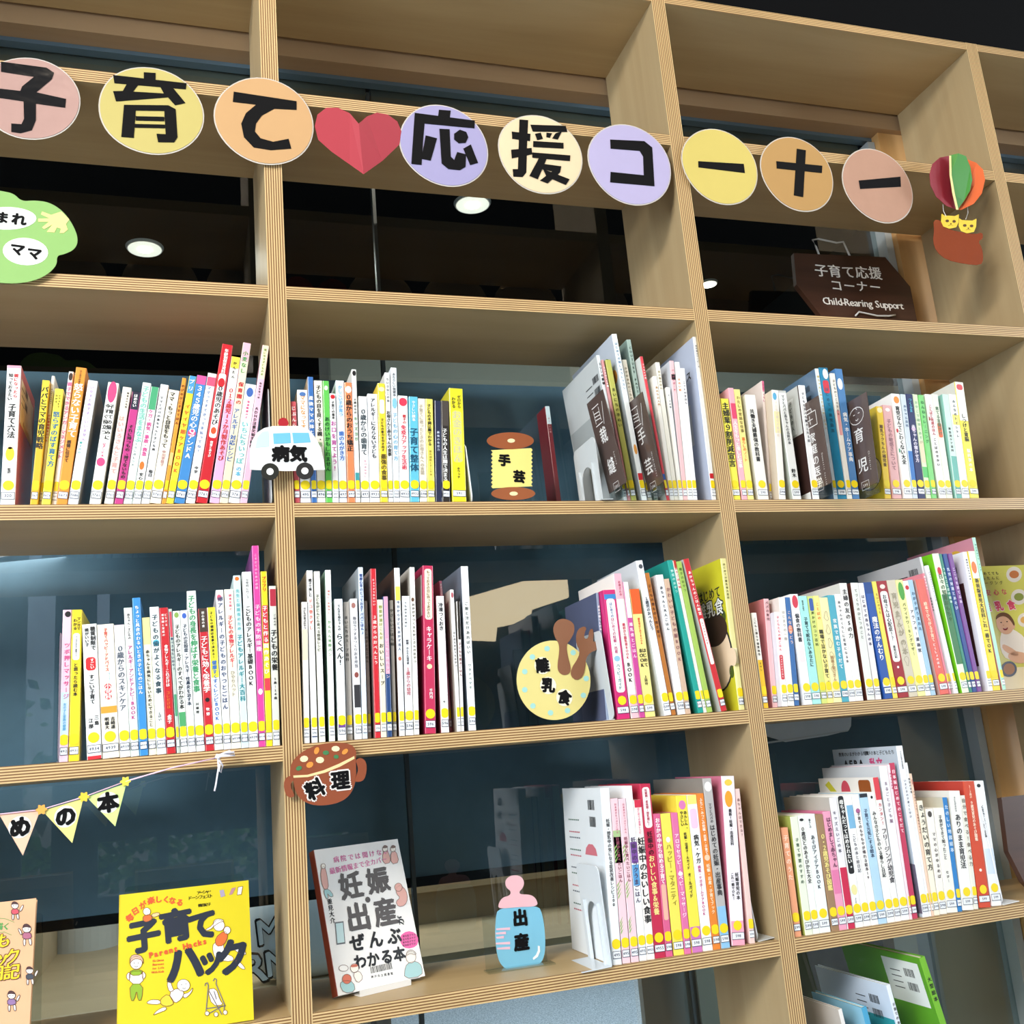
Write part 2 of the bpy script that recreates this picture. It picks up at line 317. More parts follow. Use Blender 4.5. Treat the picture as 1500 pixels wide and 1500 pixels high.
# low platform and small shelf beyond the left bay
pf = tag(empty('timber_platform', (-.4, 1.2, -1.13)), 'pale timber platform on the floor beyond the glass behind the left bay', 'platform')
bp_('deck', (-1.6, .55, -.455), (.20, 2.2, -.44), PLANK, pf); bp_('riser', (-1.6, .56, -1.13), (.20, 2.19, -.455), PLANKD, pf)
cl = tag(empty('round_pillar', (-.375, 1.5, -.44)), 'short pale rounded cabinet end beyond the glass, low in the left bay', 'pillar')
q = MB(); q.tube([(-.395, 1.55, -.44), (-.395, 1.55, .3)], .085, mat('#c9cccb', .5), 28); add_part(q, 'drum', cl, (-.395, 1.55, -.44))
q = MB(); q.tube([(-.395, 1.55, .3), (-.395, 1.55, .31)], .09, mat('#b5b8b6', .5), 28); add_part(q, 'cap', cl, (-.395, 1.55, .3))
hd = tag(empty('wooden_cabinet', (-.22, 1.7, -.44)), 'plain pale wooden cabinet beyond the glass, right of the rounded cabinet end', 'cabinet')
bp_('body', (-.30, 1.65, -.44), (.05, 1.95, -.1), PLANK, hd); bp_('top', (-.31, 1.64, -.1), (.06, 1.96, -.085), PLANK, hd); bp_('door', (-.295, 1.64, -.43), (-.13, 1.65, -.11), PLANKD, hd)
ls = tag(empty('low_bookshelf', (-.6, 1.2, -.44)), 'low shelf holding a row of thin books beyond the glass at far left', 'bookshelf')
bp_('base_board', (-.85, 1.0, -.44), (-.46, 1.55, -.40), PLANK, ls); bp_('end_panel', (-.475, 1.0, -.40), (-.46, 1.55, -.2), PLANK, ls); bp_('back_panel', (-.85, 1.5, -.40), (-.475, 1.52, -.2), PLANK, ls)
cc = ['#d9d4cf', '#c9868e', '#e6e2dc', '#b8506a', '#d8c8b8', '#e9e6e0', '#c46a5a', '#cfd6d8', '#e3b9b9', '#a9b7bf', '#e8dfd0', '#c2909c']
for i in range(12):
    x = -.80 + i * .027; m = MB(); m.box((x, 1.08, -.40), (x + .021, 1.25, -.40 + .12 + .02 * ((i * 7) % 4)), mat(cc[i], .5))
    m.box((x + .002, 1.079, -.396), (x + .019, 1.0795, -.38), WH)
    tag(m.build('thin_book', loc=(x, 1.1, -.40)), f'thin {cname(cc[i])} book, {ORD[i + 1]} from the left on the low shelf beyond the glass', 'book', 'thin books on the low shelf beyond the glass')
# white cushion with black letters behind the first post
cu = tag(empty('printed_cushion', (.11, .62, -.44)), 'white rounded cushion printed with big black outlined letters, behind the second post', 'cushion')
q = MB(); CW = mat('#dfe3e8', .8)
n_, k_ = 16, 24; vs = []; fs = []
for i in range(n_ + 1):
    t = math.pi * i / n_
    for j in range(k_):
        p = 2 * math.pi * j / k_; sg = lambda a, e: math.copysign(abs(a) ** e, a)
        vs.append((.10 + .125 * sg(math.sin(t), .6) * sg(math.cos(p), .6), .66 + .06 * sg(math.sin(t), .8) * sg(math.sin(p), .8), -.345 + .095 * sg(math.cos(t), .7)))
for i in range(n_):
    for j in range(k_): fs.append((i * k_ + j, (i + 1) * k_ + j, (i + 1) * k_ + (j + 1) % k_, i * k_ + (j + 1) % k_))
q.add(vs, fs, CW); add_part(q, 'cushion_body', cu, (.10, .66, -.35), smooth=True)
q = MB(); INK = mat('#141414', .6, 0, 0); Bc = basis((0, .597, 0))
for ch, cx, cz, s in (('M', .015, -.335, .07), ('M', .03, -.395, .07), ('R', -.012, -.40, .08), ('M', .16, -.33, .07), ('r', .165, -.39, .07)):
    q.text(ch, Bc, cx, cz, s, INK, .0, .05, .1); q.text(ch, Bc, cx, cz, s * .93, CW, .0006, .018, .1)
add_part(q, 'printed_letters', cu, (.05, .597, -.36))
# pale curtain panel right of the screen, and light panels low in the right bay
cp = tag(empty('pale_panel', (1.5, .45, -1.13)), 'pale grey beige panel standing behind the glass, right of the dark screen', 'panel')
bp_('board', (1.40, .42, -1.13), (1.75, .45, .78), wood('grey_wash', '#e2ddd0', '#ece8dc', 'Z', .5), cp); bp_('edge_trim', (1.392, .415, -1.13), (1.40, .455, .78), ALU, cp)
lp = tag(empty('low_partition', (1.5, 1.6, -1.13)), 'low pale partition on the floor beyond the glass, under the fifth shelf', 'partition')
bp_('panel', (1.21, 1.60, -1.13), (1.37, 1.63, -.66), mat('#aeb0ab', .5), lp); bp_('panel', (1.39, 1.58, -1.13), (2.6, 1.62, -.60), mat('#c2bba6', .5), lp); bp_('post', (1.37, 1.59, -1.13), (1.39, 1.64, -.64), mat('#7e8285', .4), lp)
# ------------------------------------------------------------------ window wall behind the viewer (mirrored in the glass)
DW = mat('#1b1f22', .7)
wf = tag(empty('window_2', (0, -5.0, 0)), kind='structure')
def wq(a, b, m, name='window_wall'): q = MB(); q.box(a, b, m); return add_part(q, name, wf, tuple((np.array(a) + np.array(b)) / 2))
op = [(-1.10, -.93, -.60, 1.55), (-.68, -.60, .5, 1.5), (-.66, -.31, -.66, -.33), (-.24, .40, -.66, -.33), (.62, .92, -.55, -.42), (1.93, 2.40, -.72, -.42)]
xs = sorted({-5.0, 6.5} | {a for o in op for a in o[:2]}); 
for a, b in zip(xs, xs[1:]):
    c = (a + b) / 2; zz = [-1.13]
    for o in sorted([o for o in op if o[0] < c < o[1]], key=lambda o: o[2]): zz += [o[2], o[3]]
    zz.append(2.6)
    for i in range(0, len(zz), 2): wq((a, -5.05, zz[i]), (b, -5.0, zz[i + 1]), DW)
for o in op:
    wq((o[0], -5.03, o[2]), (o[1], -5.02, o[2] + .012), ALU, 'window_frame')
# foliage outside those windows
def leaf_mat():
    m = mat('#4f7a3a', .6, 0, 0, 0, 'leaf'); n = m.node_tree.nodes; l = m.node_tree.links
    t = n.new('ShaderNodeTexCoord'); q = n.new('ShaderNodeTexNoise'); q.inputs['Scale'].default_value = 8
    r = n.new('ShaderNodeValToRGB'); r.color_ramp.elements[0].position = .4; r.color_ramp.elements[0].color = lin('#2c4c26'); r.color_ramp.elements[1].position = .6; r.color_ramp.elements[1].color = lin('#8fb765')
    l.new(t.outputs['Object'], q.inputs['Vector']); l.new(q.outputs[0], r.inputs[0]); l.new(r.outputs[0], n['Principled BSDF'].inputs['Base Color']); return m
LF = leaf_mat(); q = MB(); rn = random.Random(3)
for i in range(5000):
    c = np.array([rn.uniform(-3, 5), rn.uniform(-8.2, -6.8), rn.uniform(-1.1, .9 if i % 5 == 0 else -.38)]); a = rn.uniform(0, 6.28); b = rn.uniform(-1, 1); s = rn.uniform(.03, .07)
    e1 = np.array([math.cos(a), math.sin(a) * .4, b]) * s; e2 = np.array([-b, .5, math.cos(a)]) * s * .6
    q.add([c - e1, c - e2, c + e1, c + e2], [(0, 1, 2, 3)], LF)
tag(q.build('hedge', loc=(1, -6, -1)), 'leafy green hedge outside the windows behind the viewer', 'hedge', kind='stuff')
# lit ceiling cove, mirrored in the glass between the third and fourth shelves
cv = tag(empty('ceiling_cove', (2.4, -4.98, 1.0)), 'warm lit cove panel high on the dark wall behind the viewer', 'lamp')
q = MB(); q.prism([(1.80, .82), (2.02, .80), (2.04, .90), (2.30, .94), (2.32, 1.02), (2.62, 1.10), (2.62, 1.32), (1.8, 1.12)], .03, emit('cove_glow', '#ffe9bd', 5.5), basis((0, -4.96, 0)))
add_part(q, 'glowing_panel', cv, (2.2, -4.97, 1)); q = MB(); q.box((1.75, -4.995, .75), (2.7, -4.985, 1.4), DW); add_part(q, 'backing', cv, (2.2, -4.99, 1))

ph = tag(empty('plastic_pocket', (.93, .29, -.06)), 'frosted pale blue plastic pocket on the glass under the right middle shelf', 'pocket')
Bp_ = basis((0, .31, 0)); q = MB(); cpp = Crop(1100, 1000, 3, Bp_)
q.prism(smoothpoly(cpp.L([(40,100),(430,85),(445,180),(425,220),(60,275)]), 1), .002, mat('#d3e4f2', .35, .3, .05), Bp_); add_part(q, 'pocket_front', ph, (.93, .31, -.03))
q = MB(); q.prism(cpp.L([(60,262),(420,208),(425,214),(62,270)]), .004, mat('#c4d4e0', .3, .3, .05), Bp_, .002); add_part(q, 'pocket_lip', ph, (.93, .31, -.06))

sf = tag(empty('soffit_beam', (1.8, 2.1, 1.3)), 'pale grey soffit beam beyond the glass, seen just under the second shelf', 'beam')
bp_('beam_face', (.392, 2.0, 1.28), (2.45, 2.25, 1.62), mat('#b4b4a8', .6), sf); bp_('beam_edge', (.384, 1.995, 1.28), (.392, 2.25, 1.62), mat('#8c8c84', .6), sf)
# ------------------------------------------------------------------ books: spines read off the photograph
C_ = dict(K='#1c1c1e', W='#f4f4f1', R='#c8202c', P='#d8487f', G='#3f9a52', B='#2f6fb0', O='#e2752c', N='#25355e', Y='#f3d92b', T='#2aa39b', V='#7d4f9b', D='#7a2a22', S='#6b6f74', C='#56b4d6', M='#c8287a', L='#9bcb3a', E='#efe6cf', I='#a6ddd8', F='#f0b6c0')
def col(c): return c if c.startswith('#') else C_[c]
# each row: crop origin, scale, shelf index, place phrase, group; then  xb, wb, xt, yt, spine colour, title, options
# options: t text|colour|y0|y1|x|size ; b colour|y0|y1 ; o colour|x|y|rx|ry ; c cover colour ; n call number ; s set-back mm ; T title colour|y0|y1|x|size ; k no sticker
ROWS = [
((0,500,6,3),'upper shelf, left bay','4939',[
 (0,130,62,212,'W','子育て六法','T K|.28|.53;t 親になったら|R|.06|.24|.68|.24;t 知っておきたい|K|.06|.26|.3|.24;b #e9a0b4|0|.02;c #cf6a62;n 320;o Y|.5|.64|.3|.05;o #f6d9bd|.5|.585|.22|.022;t 監修|K|.74|.78|.5|.2;x1'),
 (262,68,372,345,'#e9b52c','パパとママの育児戦略','T K|.05|.56|.5|.75;b #f2dc3c|0|.5;n 367'),
 (330,28,445,305,'#e9e4da','お仕事復帰BOOK','T R|.3|.7;t がんばりすぎない|K|.1|.3;s12'),
 (360,80,480,420,'#f4e34a','怒らずのばす育て方','T #1f6f9c|.2|.68|.5|.6;t イラストで|K|.05|.17|.65|.22;t わかる|K|.05|.14|.3|.22;n 3673'),
 (442,50,600,268,'#f5f2f2','親子でできるアンガーマネジメント','T #d06a9c|.08|.66|.5|.75;n 367;s8;o #3a2a25|.5|.04|.4|.03'),
 (492,98,668,235,'#ea9636','怒らない子育て','T W|.12|.52|.5|.7;t 感情に任せて|K|.54|.7|.35|.3;t マンガでわかる|K|.02|.13|.5|.3;n 3673'),
 (595,90,775,350,'#eef0f4','いやすためです、いいません','T #b79ac8|.04|.5|.5|.3;t 親子の心|T|.5|.62|.3|.2;c #a39a8f;n 3686;b #f2eef5|0|.1'),
 (783,100,950,368,'#f2f3ee','子育ての悩みに今すぐ役立つQ&A','T2 子育ての悩みに|今すぐ役立つ|K|.18|.48;t QアンドA|P|.5|.62|.5|.3;o P|.45|.66|.38|.035;b P|0|.0;o P|.5|.08|.4|.09;c #cfc9bd;n 3761'),
 (915,80,1080,408,'#f3ead9','はいいろさんと子育て','T #dba7a0|.25|.75|.45|.5;t 保育士の先生|K|.04|.22|.7|.2;b #f6d3cf|.3|.8;n 3761'),
 (1003,76,1165,450,'#c23d86','それに持つもの、持てないもの','T K|.3|.78|.5|.5;b #272a3c|0|.16;t ほめない|W|.02|.14|.5|.4;n 3761'),
 (1082,78,1250,368,'#dff0ea','子どもの生活をまなぶ','T #7cc5b2|.03|.5|.5|.6;t くらしのヒント|S|.5|.7|.4|.25;n 3761'),
 (1163,72,1330,405,'#f2f4f1','ケガ・病気・事故・救急','T #d0448f|.2|.6|.45|.55;b #4aa676|0|.2;o O|.4|.68|.3|.035;t 安心|K|.74|.8;n 3760'),
 (1240,75,1412,385,'#e9ebec','ママとパパの赤ちゃんと子ども病','T K|.1|.66|.4|.28;t 毎日|K|.72|.78;n 3761'),
]),
((200,500,6,3),'upper shelf, left bay','4939',[
 (117,98,285,435,'#efe7d4','ママ、もっと自信をもって','T K|.02|.52|.4|.5;t 中川李枝子|#b88|.54|.68;n 3761'),
 (218,38,402,325,'#e79a32','のびのびこそだてほん','T #7a3a1c|.05|.6;b #d9c27c|.6|.7;n 376'),
 (258,66,465,310,'#f1e03a','イヤイヤ期ケアBOOK','T #d2622a|.22|.8|.5|.55;b #4c9cd0|0|.14;t プリ|W|.02|.13|.5|.6;n 3761'),
 (328,94,530,308,'#3f86c6','３４５歳児の心QアンドA','T W|.08|.66|.5|.7;b #d8589a|0|.07;n 3761;o P|.5|.46|.4|.03'),
 (430,85,612,285,'#f0f1f1','ママってすてきって手伝ってね！','T #6c83b0|.1|.66|.4|.3;b #d8587a|.03|.1;t 中学|K|.72|.78|.5|.3;n 3781'),
 (522,100,720,28,'#c8202c','０歳児のあそび','T K|.27|.52|.5|.62;t 年齢別保育資料|W|.03|.19|.5|.42;p W|.19|.6;o #c8202c|.5|.25|.32|.03;o #d9542c|.5|.555|.25|.022;t 保育とあそび|W|.62|.72|.5|.22;n 3761;x1'),
 (640,86,805,138,'#eab5dc','０１２歳児12か月製作あそび','T #c5362e|.22|.72|.5|.55;b #f4dc4c|0|.08;b #f3f0ea|.08|.3;t かんたん|K|.03|.18|.5|.3;n 3761'),
 (728,74,895,12,'#efe6c4','アレルギー対応レシピ','T #4a6fb4|.42|.75|.45|.55;b #f0b8c8|0|.12;t 小麦なし|G|.05|.2|.5|.5;t 保育園の|R|.25|.4|.5|.5;n 376'),
 (803,103,915,378,'#f3f5f6','いちにちいっぽ','T #6cc0c0|.32|.68|.5|.55;o #3f66b0|.5|.07|.3|.04;t 発達障害の子|P|.14|.3|.5|.18;t の本|C|.7|.78;n 376'),
 (908,64,1043,30,'#eec0d6','ＡＤＨＤ注意欠如多動症','T K|.4|.66|.45|.42;b #f4e6c8|0|.22;t 気になる子どもの本|#8a5|.02|.2|.5|.3;t 自分を見つめ|K|.24|.38|.5|.25;n 376'),
]),
((420,530,5.357,3),'upper shelf, beside ambulance sign','498',[
 (62,44,30,312,'#c8545c','じぶんらしく子育て','T W|.04|.6;n 495'),
 (108,84,82,220,'#f2f3f2','ママになってすぐ','T #d99a4a|.05|.4|.5|.45;o #4c74b0|.5|.04|.3|.02;n 495'),
 (195,45,155,118,'#3a6fb4','産後ママの体と心','T W|.15|.6|.5|.6;c #d9bfa0;n 495'),
 (240,68,213,148,'#f1ecdc','子どもの目を良くする親、','T K|.04|.5|.5|.55;t 悪くする|#9fbf8c|.5|.75|.5|.45;n 496'),
 (308,52,275,150,'#62c455','あのけいかもしれません','T #14542a|.3|.75|.5|.6;o #e8f5d8|.5|.06|.3|.02;n 498'),
 (362,48,335,250,'#f3f3f2','お口を育てよう！','T #b8489a|.25|.72|.5|.7;t 子育ての基本|K|.07|.24;o R|.5|.03|.4|.02;n 497'),
 (412,66,385,148,'#dfeaf2','歯のみがき方','T #3b6fc0|.42|.66|.5|.6;t かしこい子が育つ|#79b4dc|.04|.3|.5|.4;b #f3e9e2|.3|.42;n 497'),
 (480,60,445,163,'#e5895a','０歳からのおうち矯正','T K|.1|.58|.5|.75;o W|.5|.06|.4|.03;n 497'),
 (542,38,508,60,'#dfe0dc','キッズヨガ','T #5d9a66|.36|.55;t ０歳からの|K|.22|.36;b #3f9aa0|.78|.9;o K|.5|.03|.4|.02;n 498'),
 (583,69,563,272,'#f0f2f3','０歳からの歯育て','T #39464e|.12|.56|.5|.55;t お口のはなし|#cf7f9a|.6|.8|.6|.2;n 497'),
 (655,80,635,253,'#f1f4f8','アレルギーにならない子ども','T K|.04|.6|.5|.5;n 4931'),
 (735,60,710,170,'#f1d63c','最強の食事','T #5a4a1c|.6|.82|.55|.6;t 子どもの能力を引き出す|K|.3|.58|.5|.3;p #f6f0dc|.14|.26;o #efe6b0|.5|.05|.4|.02;n 4983'),
 (797,42,765,85,'#e2e3e2','お母さんと赤ちゃんの食事','T K|.3|.65;t ちいさなこの本|S|.04|.28;n 4983'),
 (840,48,815,47,'#e9f0f6','子どもの心の育て方','T #7fb3d0|.34|.7;o #86c4e4|.5|.27|.42|.04;t あたらしい保健本|S|.04|.22;n 4987'),
 (890,78,873,268,'#f4f4f3','免疫力アップ生活術','T #d83a54|.28|.7|.5|.52;o #d83a54|.5|.06|.42|.04;t 親子の|R|.18|.27|.6|.3;n 4932'),
 (970,72,958,275,'#62bfdc','子育て整体','T #14506e|.3|.72|.5|.75;t やさしい読本|W|.04|.24|.5|.3;n 4932'),
 (1045,60,1028,290,'#f0ead9','子育てに迷ったときのお母さんへの言葉','T #b5aa98|.06|.74|.4|.42;n 598'),
 (1107,58,1088,293,'#f0e06a','子どもの不調は腸でわかる','T K|.05|.46|.45|.4;t 腸内細菌とすこやか|#a89a3a|.5|.75|.5|.25;n 4983'),
 (1170,52,1160,308,'#242b48','最強の免疫力','T #c3cde0|.3|.8|.5|.3;n 4931;k'),
 (1222,62,1212,308,'#2b2726','子どもの人生は腸で決まる','T W|.28|.8|.4|.6;b #4a4440|0|.25;n 4931'),
 (1302,110,1262,210,'#eee22c','お金のきほん','T #c9c49a|.2|.66|.5|.6;p #f3ec6a|.2|.66;t ゼロから|K|.06|.18|.7|.25;t わかる|K|.08|.18|.3|.25;t ホウッチ|K|.7|.8|.5|.18;c #c9c02a;n 591;k'),
]),
((790,480,5.556,3),'upper shelf, leaning row','594',[
 (160,40,45,640,'#6f1f28','手づくりの箱','T #b58a8c|.1|.5|.5|.3;k;s140;d .05;b #c9dde2|0|.16'),
 (694,28,465,225,'#dce4e8','ミシンの基礎','T K|.05|.5;c #c3c9cb;n 593;s4;d .185;u'),
 (722,14,500,262,'#c98a8c','ちいさなこども服','T W|.05|.6;n 593;u'),
 (742,50,530,262,'#b9b95e','まいにちの手ぬい','T #4a4c22|.2|.66|.5|.5;n 593;c #a8a860;u'),
 (838,42,590,52,'#eaf0f2','はじめての刺しゅうレッスン','T #5f86a8|.05|.6|.5|.4;b R|.84|.88;n 594;c #bcc6d4;o #e6a04a|.5|.7|.3|.03;d .21;u;g'),
 (884,42,670,262,'#efe9d8','かぎ針あみのこもの','T #8f8464|.05|.5|.5|.4;n 594;s14;u'),
 (940,36,710,98,'#9fb6ae','COUTURE PATTERN','T #25382f|.04|.5|.5|.5;c #8fa8a0;n 594;s20;u'),
 (1040,24,820,235,'#d9444e','フェルトの花','T W|.05|.6|.5|.5;b #2e5fae|.82|.86;c #cfd0cc;n 594;u'),
 (1066,34,925,395,'#f1efe8','あみもの入門','T #b8863c|.08|.66|.5|.45;n 594;u'),
 (1101,36,945,282,'#ebe9dd','布小物のほん','T #9a8d62|.06|.6|.5|.4;c #cdc8bc;n 594;u'),
 (1139,34,1030,485,'#f0f0ea','ビーズの本','T #6c7486|.06|.6|.5|.4;n 594;u'),
 (1175,36,1060,270,'#edc3c8','バッグとポーチ','T #b34a6a|.06|.6|.5|.4;b K|.1|.14;c #cfd3dc;n 594;u'),
 (1214,38,1105,280,'#f2f2ef','手ぬい帳','T #d9884c|.12|.6|.5|.4;n 594;u'),
 (1252,38,1140,330,'#eeeef0','ニットのきほん','T #4d4a58|.1|.62|.5|.4;n 594;u'),
 (1408,36,1250,75,'#edf0f2','毎日着るワンピース','T #5a5a66|.05|.7|.5|.32;b R|.84|.87;c #b9c2d6;n 593;d .21;u;h'),
]),
((1040,530,6.522,3),'upper shelf, right bay','599',[
 (218,78,100,352,'#f3e750','主婦業９割削減宣言','T K|.04|.68|.5|.72;n 590'),
 (310,52,175,250,'#ecafbc','人生をもっと楽しむ家事','T #fbf3ea|.3|.72|.45|.6;b #d9486c|.14|.28;n 590'),
 (365,60,225,263,'#efdf8a','わたしの世話な仕事','T #7a6a34|.06|.4|.5|.4;t 暮らしのノート|O|.44|.66;n 590'),
 (466,100,335,315,'#eceae2','共働き夫婦最強の教科書','T K|.14|.64|.45|.34;c #cfcdc4;o W|.5|.74|.2|.02;n 590'),
 (572,26,492,185,'#e8dcd8','家族のくらし','T #c25a7a|.02|.2;b #d8688c|0|.08;s25;n 590'),
 (612,94,470,265,'#f2efe8','子どもと暮らす整理帳','T #e9dcc8|.1|.55|.5|.3;o #58a8d0|.35|.06|.32|.035;c #d9cbb6;b #f6eeb8|.2|.4;n 598'),
 (797,80,635,275,'#eef0ee','ママとパパと赤ちゃんの名前の本','T #55585c|.04|.5|.5|.28;c #c3ccc2;b #c7c9c6|.0|.02;t 鈴木|K|.72|.8;n 599'),
 (985,64,845,225,'#f1f2f3','子どもも大人も聞きとれる話','T #4a4a50|.06|.56|.5|.3;c #3c2622;n 599;d .16'),
 (1190,36,1003,65,'#dceaf4','赤ちゃんとのコミュニケーション','T #c9b13c|.05|.75|.5|.5;c #5a7894;n 598'),
 (1228,84,1043,55,'#1f84ac','はじめての育児辞典','T #1b5a76|.15|.6|.5|.3;b #16688c|.0|.01;o #f0efe8|.6|.05|.3|.04;p #d23a4a|.1|.2;c #176e94;n 598'),
 (1314,48,1145,110,'#ece8df','子どものこころ５６６','T #4c4438|.05|.5|.5|.4;p #e5a0a0|.3|.5;n 598'),
 (1364,70,1195,68,'#4c80b6','病気・ホームケア事典','T W|.34|.72|.5|.45;o #e8f0f4|.4|.12|.35|.045;n 598'),
]),
((1240,530,6.522,3),'upper shelf, right bay','599',[
 (368,62,283,430,'#f0cc36','離乳ラクちんの補完食','T #5c3b22|.2|.66|.5|.42;c #f0d23a;o #f4e7b0|.5|.04|.4|.03;n 599'),
 (446,86,345,418,'#e2b0b0','子どもの敏感さについて','T #9c7078|.15|.7|.5|.42;o W|.5|.05|.25|.02;n 598'),
 (555,80,430,308,'#f3f2ee','育児なんてこわくない大全','T K|.12|.68|.5|.55;o #e9903c|.5|.06|.32|.035;o R|.15|.36|.12|.02;o #3a9a7a|.1|.55|.12|.02;n 598'),
 (640,46,520,312,'#cfdbe4','赤ちゃん百科','T #4f6f94|.1|.5|.5|.4;b #3c78c0|.55|.85;n 599'),
 (690,68,560,310,'#27305f','赤ちゃんの寝かせ方','T #e9e4f4|.3|.66|.5|.62;t つくるま|C|.04|.18|.5|.5;o #c8a0c8|.5|.34|.3|.02;n 599'),
 (762,52,628,312,'#dcebc8','おやこで絵本とあそび','T #8ab48c|.06|.6|.5|.4;b #5fc46e|.7|.8;p #f0d8b8|.45|.66;n 599'),
 (815,50,685,318,'#7fd27c','ねんねトレーニング','T #2c7a42|.05|.6|.5|.5;n 598'),
 (893,66,750,312,'#f0eeea','ことばと発達のほん','T #c0505a|.1|.4|.5|.4;t ことばのせかい|K|.42|.7|.5|.3;o #a02c34|.1|.24|.15|.02;c #d9dcd2;n 598'),
 (962,58,815,312,'#e9efdc','育てる言葉がけ','T #5a7a5c|.12|.4|.5|.45;p #e4683c|.28|.42;n 598'),
 (1050,56,920,312,'#cfe4dc','新生児ケア百科','T K|.32|.6|.4|.3;b #6cb4a8|.6|1;c #8fc4b8;n 599'),
 (1108,70,970,312,'#eef1ef','みんなのトイレトレ','T #4c5658|.05|.7|.5|.3;b #f0e27a|.2|.3;n 599'),
 (1186,84,1020,195,'#e9dd4c','しつけと育脳','T K|.28|.52|.5|.55;b #f0efe6|0|.34;p #d8505a|.02|.07;t 脳科学の本|W|.58|.78|.5|.3;c #dcdcd4;n 599'),
]),
((60,870,5.77,4),'middle shelf, left bay','4939',[
 (152,76,185,137,'#ecc6d8','ツボ押しマッサージ','T #d2508a|.22|.6|.6|.5;b #c8dcec|.55|.85;o K|.6|.03|.35|.02;t 女の子と家族の健康|#5fa8d0|.62|.8|.5|.3;n 492'),
 (232,90,245,137,'#f0d62c','マンガでわかる！産後うつ？','T K|.18|.32|.5|.36;t と思ったら読む本|K|.36|.58|.5|.32;p W|.16|.34;t マンガで|K|.05|.14|.7|.28;t わかる|K|.06|.14|.35|.28;n 4931'),
 (390,125,335,262,'#f0f3f2','すごい子育て','T K|.38|.6|.52|.78;t 糖質制限で|K|.02|.2|.72|.36;t 頭がいい子|K|.03|.17|.3|.36;p #d62c30|.25|.35;t すごい|W|.26|.34|.6|.3;b #d8303a|.975|1;t 三島|K|.68|.76|.75|.25;t 江部|K|.7|.78|.35|.25;n 4934;x1'),
 (520,145,450,265,'#f1ead8','子育てハッピーアドバイス','T #d04a3c|.03|.36|.5|.32;t 小児科|W|.45|.57|.5|.34;o #d03040|.5|.47|.2|.02;o #d03040|.5|.51|.2|.02;o #d03040|.5|.55|.2|.02;t 知っててよかった|C|.37|.44|.6|.14;p2 #eea03c|.62|.67;t 吉崎達|K|.7|.79|.7|.2;t 明橋大|K|.7|.79|.35|.2;n 4939;x1'),
 (668,90,595,268,'#eeecea','０歳からのスキンケア','T #5a6472|.16|.66|.5|.52;b #efd8e4|0|.15;n 4939'),
 (760,75,680,122,'#dfeee6','アレルギーアンドアトピーBOOK','T #c23c8c|.26|.76|.5|.62;p W|.03|.23;t 赤ちゃん・子どもの|K|.04|.22|.5|.3;n 4939'),
 (835,72,745,38,'#3b8ed0','ちょっと具合のわるいときの子どものごはん','T W|.05|.62|.5|.4;n 4939'),
 (907,73,832,205,'#f0ecd4','赤ちゃんを病気にしないためにできること','T K|.24|.8|.5|.35;b #efe29a|0|.2;n 4939'),
 (982,80,902,115,'#eef4f4','子どもの歯がよくなる食事','T #2a4450|.05|.6|.5|.5;o #4fb8d8|.5|.25|.35|.022;t とけい|K|.72|.78|.5|.25;n 4939'),
 (1063,78,980,122,'#c5262e','食物アレルギーこれだけは','T W|.26|.55|.55|.5;t どうする|W|.04|.22|.7|.22;t 保育園と家庭の|W|.04|.25|.35|.22;t コレだけは|O|.58|.7|.5|.3;t 金子|W|.74|.8|.5|.4;n 4939'),
]),
((220,790,4.686,4),'middle shelf, left bay','4939',[
 (183,24,117,480,'#b9c7bd','食べさせたいおやつ','T N|.2|.55;b #c94c5c|.02|.2;b #4c9a72|.6|.75;n 4939'),
 (208,53,152,495,'#eef3ec','子どものアレルギーのすべてがわかる本','T K|.1|.7|.5|.55;b #4fa46a|.72|.82;o #8a5|.5|.03|.3|.02;n 4939'),
 (262,52,205,490,'#f0f2f4','子どもの花粉症・アレルギー性鼻炎を治す本','T #26384a|.1|.68|.5|.5;o #3f66c0|.5|.04|.3|.02;n 4939'),
 (315,64,250,357,'#e9f0ea','子どもの身長を伸ばす栄養と食事','T #3f9a66|.03|.64|.45|.62;t 川端理|K|.7|.78|.4|.25;n 4939'),
 (380,62,328,477,'#c62a34','子どもに効く栄養学','T W|.2|.6|.5|.62;b #4a3b34|0|.17;t 初心者の食|W|.02|.14|.5|.25;o K|.5|.65|.25|.015;t 牧野|W|.7|.8|.5|.3;n 4939'),
 (443,60,388,470,'#eef0e2','健康すくすくレシピBOOK','T #2b6fc4|.38|.8|.5|.5;t 子どもの健康は食事で決まる！|K|.03|.37|.45|.28;b #ece23c|0|.5;B;n 4939'),
 (505,53,450,350,'#e8eaf0','卵アレルギーの子どものおやつとごはん','T #3a4a6c|.04|.76|.5|.55;o #e0607c|.4|.05|.3|.02;n 4939'),
 (560,65,508,345,'#efe9d6','子どもの食物アレルギー','T #d8384a|.17|.5|.5|.55;t ひやりハット|#a8a294|.52|.68|.5|.45;t 誤食を防ぐ|P|.03|.14|.6|.22;n 4939'),
 (627,50,570,250,'#cfe4e6','子どもアレルギー大百科','T #2e8c94|.35|.74|.5|.6;t 先生と保護者のため|#6cb8bc|.08|.33|.5|.4;o O|.5|.02|.3|.012;n 4939'),
 (678,66,630,225,'#f2f3f1','こどものアレルギー基礎BOOK','T K|.2|.66|.5|.5;t 小児科に行こう|S|.04|.16|.5|.22;n 4939;c #c8ccc8'),
 (745,50,697,45,'#d8469c','子どもの予防接種','T #f6d6e6|.3|.54|.5|.55;o W|.5|.735|.3|.015;t こそだてのための必読|#f0c0da|.04|.28|.5|.3;c #8a3f86;n 4939'),
